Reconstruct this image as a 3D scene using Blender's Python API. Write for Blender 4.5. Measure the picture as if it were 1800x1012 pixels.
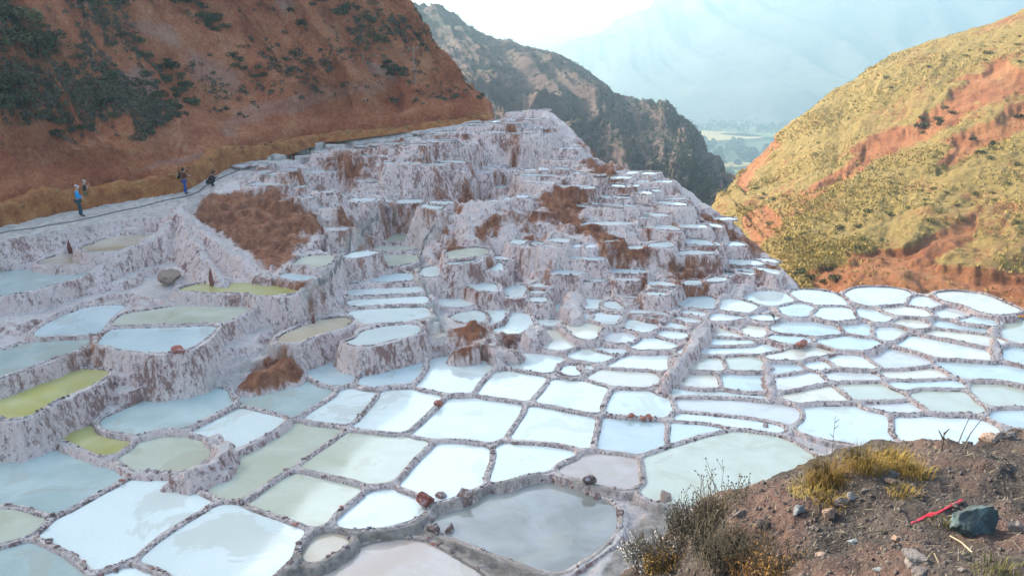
import bpy, bmesh, math, random
import numpy as np
from mathutils import Vector, Matrix, Euler

random.seed(7)
rng = np.random.default_rng(7)
SC = bpy.context.scene
for o in list(bpy.data.objects):
    bpy.data.objects.remove(o, do_unlink=True)
COL = SC.collection

# ------------------------------------------------------------------ camera
K = 1.385                       # metres per survey unit
CAMZ = 13.0 * K
PITCH = math.atan(421.0 / 1440.0)
cam_d = bpy.data.cameras.new('camera')
cam_d.sensor_width = 36.0
cam_d.lens = 36.0 * 1440.0 / 1800.0
cam_d.clip_start = 0.1
cam_d.clip_end = 30000
cam = bpy.data.objects.new('camera', cam_d)
COL.objects.link(cam)
cam.location = (0, 0, CAMZ)
cam.rotation_euler = (math.pi / 2 - PITCH, 0, 0)
SC.camera = cam

# ------------------------------------------------------------------ sky, sun, exposure
SUN_EL, SUN_AZ = math.radians(26.0), math.radians(-56.0)    # azimuth from +Y, negative = left
world = bpy.data.worlds.new('World')
SC.world = world
world.use_nodes = True
wn = world.node_tree
wn.nodes.clear()
sky = wn.nodes.new('ShaderNodeTexSky')
sky.sky_type = 'NISHITA'
sky.sun_disc = False
sky.sun_elevation = SUN_EL
sky.sun_rotation = SUN_AZ
sky.altitude = 100
sky.air_density = 1.0
sky.dust_density = 4.0
sky.ozone_density = 0.6
bg = wn.nodes.new('ShaderNodeBackground')
bg.inputs['Strength'].default_value = 0.15
wo = wn.nodes.new('ShaderNodeOutputWorld')
wn.links.new(sky.outputs[0], bg.inputs[0])
wn.links.new(bg.outputs[0], wo.inputs[0])
sun_d = bpy.data.lights.new('sun', 'SUN')
sun_d.energy = 3.4
sun_d.angle = math.radians(0.6)
sun_d.color = (1.0, 0.90, 0.74)
sun = bpy.data.objects.new('sun', sun_d)
COL.objects.link(sun)
sdir = Vector((math.sin(SUN_AZ) * math.cos(SUN_EL), math.cos(SUN_AZ) * math.cos(SUN_EL), math.sin(SUN_EL)))
sun.rotation_euler = sdir.to_track_quat('Z', 'Y').to_euler()
sun.location = (0, 0, 200)
VS = SC.view_settings
VS.view_transform = 'Standard'
VS.look = 'None'
VS.exposure = 2.3
VS.gamma = 1.0
VS.use_curve_mapping = False
HAZE = 0.0005

# ------------------------------------------------------------------ projection helpers (a survey from the photograph)
CP, SP = math.cos(PITCH), math.sin(PITCH)
def ray(px, py):
    v = -(py - 506.0) / 1440.0
    dy = CP + v * SP
    return ((px - 900.0) / 1440.0 / dy, (-SP + v * CP) / dy)
def atz(px, py, zu):            # point on the level zu (survey units)
    rx, rz = ray(px, py)
    y = (zu * K - CAMZ) / rz
    return (rx * y, y, zu * K)
def atd(px, py, y):             # point at ground distance y (metres)
    rx, rz = ray(px, py)
    return (rx * y, y, CAMZ + rz * y)
def project(P):
    P = np.asarray(P, float)
    c = P[..., 2] - CAMZ
    zc = P[..., 1] * CP - c * SP
    yc = P[..., 1] * SP + c * CP
    zc = np.where(np.abs(zc) < 1e-6, 1e-6, zc)
    return 900 + 1440 * P[..., 0] / zc, 506 - 1440 * yc / zc

# ------------------------------------------------------------------ noise
def _h(ix, iy, iz, seed):
    h = (ix.astype(np.int64) * 374761393 + iy.astype(np.int64) * 668265263 + iz.astype(np.int64) * 2147483647 + seed * 1274126177) & 0xffffffff
    h = ((h ^ (h >> 13)) * 1274126177) & 0xffffffff
    h = h ^ (h >> 16)
    return (h & 0xffff) / 32767.5 - 1.0
def vnoise(x, y, z=None, seed=0):
    x = np.asarray(x, float); y = np.asarray(y, float)
    z = np.zeros_like(x) if z is None else np.asarray(z, float)
    ix, iy, iz = np.floor(x), np.floor(y), np.floor(z)
    fx, fy, fz = x - ix, y - iy, z - iz
    fx, fy, fz = [f * f * (3 - 2 * f) for f in (fx, fy, fz)]
    r = 0
    for dx in (0, 1):
        wx = fx if dx else 1 - fx
        for dy in (0, 1):
            wy = fy if dy else 1 - fy
            for dz in ((0, 1) if np.any(fz) else (0,)):
                wz = fz if dz else 1 - fz
                r = r + wx * wy * wz * _h(ix + dx, iy + dy, iz + dz, seed)
    return r
def fbm(x, y, z=None, octaves=4, seed=0, gain=0.5):
    r, a, f = 0, 1.0, 1.0
    for k in range(octaves):
        r = r + a * vnoise(x * f, y * f, None if z is None else z * f, seed + k * 17)
        a *= gain; f *= 2.03
    return r
def ridged(x, y, octaves=4, seed=0):
    r, a, f = 0, 1.0, 1.0
    for k in range(octaves):
        r = r + a * (1 - 2 * np.abs(vnoise(x * f, y * f, None, seed + k * 13)))
        a *= 0.5; f *= 2.1
    return r

# ------------------------------------------------------------------ object helpers
def tag(o, label=None, cat=None, group=None, kind=None):
    if label: o['label'] = label
    if cat: o['category'] = cat
    if group: o['group'] = group
    if kind: o['kind'] = kind
    return o
def link(name, me, parent=None, loc=None):
    o = bpy.data.objects.new(name, me)
    COL.objects.link(o)
    if parent is not None: o.parent = parent
    if loc is not None: o.location = loc
    return o
def empty(name, loc, rz=0.0):
    o = bpy.data.objects.new(name, None)
    COL.objects.link(o)
    o.location = loc
    o.rotation_euler = (0, 0, rz)
    return o
def mesh_np(name, V, F, m=None, smooth=True, attrs=None):
    V = np.asarray(V, np.float32); F = np.asarray(F, np.int32)
    k = F.shape[1]
    me = bpy.data.meshes.new(name)
    me.vertices.add(len(V)); me.vertices.foreach_set('co', V.ravel())
    me.loops.add(F.size); me.loops.foreach_set('vertex_index', F.ravel())
    me.polygons.add(len(F))
    me.polygons.foreach_set('loop_start', np.arange(0, F.size, k, dtype=np.int32))
    me.polygons.foreach_set('use_smooth', np.full(len(F), smooth))
    me.update(calc_edges=True)
    for an, arr in (attrs or {}).items():
        a = me.color_attributes.new(an, 'FLOAT_COLOR', 'POINT')
        arr4 = np.ones((len(V), 4), np.float32); arr4[:, :arr.shape[1]] = arr
        a.data.foreach_set('color', arr4.ravel())
    if m: me.materials.append(m)
    return me
def grid_faces(nv, nu, wrap=False):
    i = np.arange(nv - 1)[:, None]; j = np.arange(nu if wrap else nu - 1)[None, :]
    j2 = (j + 1) % nu
    return np.stack([i * nu + j, i * nu + j2, (i + 1) * nu + j2, (i + 1) * nu + j], -1).reshape(-1, 4)
def mesh_py(name, V, F, m=None, smooth=False):
    me = bpy.data.meshes.new(name)
    me.from_pydata([tuple(v) for v in V], [], [tuple(f) for f in F])
    if smooth:
        me.polygons.foreach_set('use_smooth', np.ones(len(me.polygons), bool))
    if m: me.materials.append(m)
    me.update()
    return me
def catmull(A, n):              # resample axis 0 of A to n samples
    A = np.asarray(A, float); m = len(A)
    t = np.linspace(0, m - 1, n); i = np.minimum(t.astype(int), m - 2); f = (t - i).reshape((-1,) + (1,) * (A.ndim - 1))
    ext = np.concatenate([2 * A[:1] - A[1:2], A, 2 * A[-1:] - A[-2:-1]])
    p0, p1, p2, p3 = ext[i], ext[i + 1], ext[i + 2], ext[i + 3]
    return 0.5 * (2 * p1 + (p2 - p0) * f + (2 * p0 - 5 * p1 + 4 * p2 - p3) * f ** 2 + (3 * p1 - p0 - 3 * p2 + p3) * f ** 3)
def loft(ctrl, nv, nu):         # ctrl[v][u] = xyz
    A = catmull(np.asarray(ctrl, float), nv)
    return np.swapaxes(catmull(np.swapaxes(A, 0, 1), nu), 0, 1)
def grid_normals(G):
    du = np.gradient(G, axis=1); dv = np.gradient(G, axis=0)
    n = np.cross(du, dv)
    return n / np.maximum(np.linalg.norm(n, axis=-1, keepdims=True), 1e-9)
def in_poly(px, py, poly):
    poly = np.asarray(poly, float)
    inside = np.zeros(np.shape(px), bool)
    x0, y0 = poly[-1]
    for x1, y1 in poly:
        c = ((y1 > py) != (y0 > py))
        with np.errstate(divide='ignore', invalid='ignore'):
            xi = (x0 - x1) * (py - y1) / (y0 - y1 + 1e-12) + x1
        inside ^= c & (px < xi)
        x0, y0 = x1, y1
    return inside
def sdist(px, py, poly, closed=True):      # unsigned distance to outline
    poly = np.asarray(poly, float)
    best = np.full(np.shape(px), 1e18)
    n = len(poly)
    for i in range(n if closed else n - 1):
        ax, ay = poly[i]; bx, by = poly[(i + 1) % n]
        dx, dy = bx - ax, by - ay
        L = dx * dx + dy * dy + 1e-12
        t = np.clip(((px - ax) * dx + (py - ay) * dy) / L, 0, 1)
        d = (px - ax - t * dx) ** 2 + (py - ay - t * dy) ** 2
        best = np.minimum(best, d)
    return np.sqrt(best)
def chaikin(P, it=2, closed=True, w=0.25):
    P = np.asarray(P, float)
    for _ in range(it):
        Q = np.roll(P, -1, axis=0) if closed else P[1:]
        A = P if closed else P[:-1]
        N = np.empty((len(A) * 2, P.shape[1]))
        N[0::2] = A * (1 - w) + Q * w; N[1::2] = A * w + Q * (1 - w)
        P = N if closed else np.concatenate([P[:1], N, P[-1:]])
    return P
def resample(P, step, closed=True):
    P = np.asarray(P, float)
    Q = np.concatenate([P, P[:1]]) if closed else P
    L = np.concatenate([[0], np.cumsum(np.linalg.norm(np.diff(Q, axis=0), axis=1))])
    n = max(8 if closed else 3, int(L[-1] / step))
    s = np.linspace(0, L[-1], n + 1)
    if closed: s = s[:-1]
    return np.stack([np.interp(s, L, Q[:, k]) for k in range(Q.shape[1])], -1)

# ------------------------------------------------------------------ materials
class M:
    def __init__(self, name, rough=0.9):
        self.m = bpy.data.materials.new(name); self.m.use_nodes = True
        self.nt = self.m.node_tree; self.b = self.nt.nodes['Principled BSDF']
        self.b.inputs['Roughness'].default_value = rough
        self.b.inputs['Specular IOR Level'].default_value = 0.25
    def n(self, t, **kw):
        x = self.nt.nodes.new('ShaderNode' + t)
        for k, v in kw.items(): setattr(x, k, v)
        return x
    def l(self, a, b): self.nt.links.new(a, b)
    def set(self, sock, v):
        if hasattr(v, 'is_output') or isinstance(v, bpy.types.NodeSocket): self.l(v, sock)
        elif isinstance(v, (tuple, list)) and len(v) == 3 and sock.type == 'RGBA': sock.default_value = (*v, 1)
        else: sock.default_value = v
    def pos(self, sx=1, sy=1, sz=1, obj=False):
        src = self.n('TexCoord').outputs['Object'] if obj else self.n('NewGeometry').outputs['Position']
        mp = self.n('Mapping'); self.l(src, mp.inputs[0]); mp.inputs['Scale'].default_value = (sx, sy, sz)
        return mp.outputs[0]
    def noise(self, vec, scale, detail=6, rough=0.6, dist=0.0):
        x = self.n('TexNoise'); self.l(vec, x.inputs['Vector'])
        x.inputs['Scale'].default_value = scale; x.inputs['Detail'].default_value = detail
        x.inputs['Roughness'].default_value = rough; x.inputs['Distortion'].default_value = dist
        return x.outputs[0]
    def voro(self, vec, scale, feature='F1', out='Distance'):
        x = self.n('TexVoronoi', feature=feature); self.l(vec, x.inputs['Vector']); x.inputs['Scale'].default_value = scale
        return x.outputs[out]
    def ramp(self, fac, stops):
        x = self.n('ValToRGB'); self.set(x.inputs[0], fac)
        cr = x.color_ramp
        while len(cr.elements) < len(stops): cr.elements.new(0.5)
        for e, (p, c) in zip(cr.elements, stops):
            e.position = p
            e.color = (c, c, c, 1) if isinstance(c, (int, float)) else (*c, 1)
        return x.outputs[0]
    def mix(self, fac, a, b, mode='MIX'):
        x = self.n('Mix', data_type='RGBA', blend_type=mode)
        self.set(x.inputs[0], fac); self.set(x.inputs[6], a); self.set(x.inputs[7], b)
        return x.outputs[2]
    def math(self, op, a, b=0.0, clamp=False):
        x = self.n('Math', operation=op, use_clamp=clamp); self.set(x.inputs[0], a); self.set(x.inputs[1], b)
        return x.outputs[0]
    def attr(self, name):
        x = self.n('Attribute', attribute_name=name); s = self.n('SeparateColor'); self.l(x.outputs['Color'], s.inputs[0])
        return s.outputs
    def slope(self):
        s = self.n('SeparateXYZ'); self.l(self.n('NewGeometry').outputs['Normal'], s.inputs[0]); return s.outputs[2]
    def info(self):
        return self.n('ObjectInfo').outputs
    def color(self, v): self.set(self.b.inputs['Base Color'], v)
    def bump(self, h, strength=0.5, dist=0.1):
        x = self.n('Bump'); self.l(h, x.inputs['Height'])
        x.inputs['Strength'].default_value = strength; x.inputs['Distance'].default_value = dist
        self.l(x.outputs[0], self.b.inputs['Normal'])
def plain(name, c, rough=0.8, var=0.25, scale=6.0):
    m = M(name, rough)
    f = m.noise(m.pos(obj=True), scale, 4)
    m.color(m.mix(f, tuple(x * (1 - var) for x in c), tuple(min(1, x * (1 + var)) for x in c)))
    return m.m

# salt crust on walls, bunds and flats; red earth where zone.r, trodden path where zone.g
def make_salt(name, rim=False):
    m = M(name, 0.92)
    p1 = m.pos(1, 1, 0.28)
    p2 = m.pos(1, 1, 1)
    big = m.noise(p2, 0.22, 3)
    streak = m.noise(p1, 1.5, 7, 0.68, 0.4)
    fine = m.noise(p2, 7.0, 6, 0.7)
    pits = m.noise(m.pos(1, 1, 0.55), 4.4, 9, 0.8)
    salt = m.ramp(fine, [(0.25, (0.523, 0.398, 0.35)), (0.5, (0.705, 0.564, 0.509)), (0.75, (0.806, 0.681, 0.607))])
    pink = m.ramp(streak, [(0.36, (0.647, 0.43, 0.366)), (0.52, (0.725, 0.564, 0.505)), (0.7, (0.806, 0.677, 0.607))])
    wall = m.mix(0.55, salt, pink)
    stain = m.ramp(m.math('ADD', m.math('ADD', m.math('MULTIPLY', streak, 0.38), m.math('MULTIPLY', big, 0.26)), m.math('MULTIPLY', m.noise(m.pos(1, 1, 0.4), 5.5, 8, 0.75), 0.48)), [(0.555, 0.0), (0.625, 0.92)])
    wall = m.mix(stain, wall, m.mix(fine, (0.13, 0.055, 0.045), (0.38, 0.2, 0.16)))
    dark = m.ramp(pits, [(0.385, 1.0), (0.435, 0.0)])
    wall = m.mix(m.math('MULTIPLY', dark, 0.85), wall, (0.075, 0.055, 0.05))
    flat = m.ramp(m.math('ADD', m.math('MULTIPLY', fine, 0.5), m.math('MULTIPLY', big, 0.5)), [(0.32, (0.36, 0.325, 0.31)), (0.5, (0.574, 0.491, 0.436)), (0.66, (0.746, 0.653, 0.585))])
    flat = m.mix(m.ramp(pits, [(0.30, 0.8), (0.40, 0.0)]), flat, (0.12, 0.09, 0.08))
    col = m.mix(m.ramp(m.slope(), [(0.72, 0.0), (0.93, 1.0)]), wall, flat)
    if rim:
        at = m.attr('zone')
        wet_shade = m.ramp(m.math('ADD', at[0], m.math('MULTIPLY', m.math('SUBTRACT', fine, 0.5), 0.9)), [(0.35, 0.0), (0.75, 1.0)])  # dark inner edge: wet mud, and the bund's inner shade put into the colour
        col = m.mix(wet_shade, col, m.mix(streak, (0.06, 0.045, 0.04), (0.22, 0.15, 0.12)))
        earth = m.mix(m.noise(p2, 3.0, 5), (0.2, 0.15, 0.11), (0.42, 0.36, 0.31))
        col = m.mix(m.ramp(m.noise(p2, 4.5, 8, 0.78), [(0.47, 0.85), (0.58, 0.0)]), col, m.mix(fine, (0.06, 0.048, 0.045), (0.26, 0.2, 0.18)))
        col = m.mix(m.math('MULTIPLY', at[1], m.ramp(fine, [(0.3, 0.6), (0.6, 1.0)])), col, earth)
    else:
        at = m.attr('zone')
        earth = m.ramp(m.noise(m.pos(1, 1, 0.6), 1.3, 8, 0.7), [(0.28, (0.07, 0.028, 0.02)), (0.45, (0.2, 0.075, 0.04)), (0.6, (0.33, 0.14, 0.07)), (0.75, (0.46, 0.3, 0.24))])
        fz = m.math('ADD', m.math('MULTIPLY', at[0], 1.2), m.math('SUBTRACT', m.math('ADD', m.math('MULTIPLY', streak, 1.0), m.math('MULTIPLY', pits, 0.7)), 0.92))
        col = m.mix(m.ramp(fz, [(0.36, 0.0), (0.60, 1.0)]), col, earth)
        path = m.ramp(m.noise(p2, 2.2, 9, 0.72), [(0.34, (0.30, 0.245, 0.20)), (0.5, (0.50, 0.435, 0.38)), (0.66, (0.65, 0.59, 0.53))])
        col = m.mix(at[1], col, path)
        mud = m.ramp(m.noise(p2, 2.6, 8, 0.7), [(0.3, (0.13, 0.1, 0.075)), (0.5, (0.3, 0.255, 0.21)), (0.7, (0.473, 0.398, 0.334))])
        col = m.mix(at[2], col, mud)
    m.color(col)
    hgt = m.math('ADD', m.math('MULTIPLY', streak, 0.9), m.math('MULTIPLY', fine, 0.35))
    m.bump(m.math('ADD', hgt, m.math('MULTIPLY', pits, 0.5)), 1.0, 0.30 if not rim else 0.10)
    return m.m
MAT_SALT = make_salt('salt_crust')
MAT_RIM = make_salt('salt_bund', True)

def make_brine():
    m = M('brine', 0.06)
    inf = m.info()
    v = m.pos()
    n1 = m.noise(v, 0.5, 4, 0.55, 0.6)
    n2 = m.noise(v, 9.0, 5, 0.7)
    c = m.mix(m.ramp(n1, [(0.35, 0.0), (0.65, 0.30)]), inf['Color'], m.mix(0.6, inf['Color'], (0.74, 0.75, 0.72)))
    c = m.mix(m.math('MULTIPLY', m.ramp(n2, [(0.42, 0.30), (0.60, 0.0)]), 0.6), c, m.mix(0.45, inf['Color'], (0.25, 0.24, 0.20)))
    sh = m.noise(v, 0.33, 5, 0.62, 0.8)  # tan shallows in the colour, also standing in for sharp-edged reflections
    c = m.mix(m.ramp(sh, [(0.41, 0.6), (0.445, 0.0)]), c, m.mix(0.5, inf['Color'], (0.34, 0.31, 0.22)))
    m.color(c)
    m.b.inputs['IOR'].default_value = 1.45
    m.b.inputs['Specular IOR Level'].default_value = 0.7
    m.set(m.b.inputs['Roughness'], m.ramp(n1, [(0.3, 0.03), (0.7, 0.12)]))
    m.bump(m.noise(m.pos(1, 2.2, 1), 2.2, 3), 0.05, 0.02)
    return m.m
MAT_BRINE = make_brine()
def rock_mat(name, stops, salt=0.0):
    m = M(name, 0.9)
    v = m.pos(obj=True); w = m.pos()
    n = m.noise(w, 9.0, 6, 0.7)
    c = m.ramp(m.math('ADD', m.math('MULTIPLY', n, 0.7), m.math('MULTIPLY', m.info()['Random'], 0.3)), stops)
    if salt: c = m.mix(m.math('MULTIPLY', m.ramp(m.noise(w, 5.0, 5, 0.7), [(0.52, 0.0), (0.62, 1.0)]), salt), c, (0.6, 0.57, 0.58))
    m.color(c); m.bump(n, 0.6, 0.05)
    return m.m
MAT_STONE = rock_mat('bund_stone', [(0.25, (0.05, 0.035, 0.032)), (0.5, (0.14, 0.085, 0.07)), (0.72, (0.27, 0.17, 0.14))], 0.55)
MAT_REDSTONE = rock_mat('red_stone', [(0.3, (0.14, 0.035, 0.025)), (0.6, (0.34, 0.12, 0.08))], 0.25)
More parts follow.
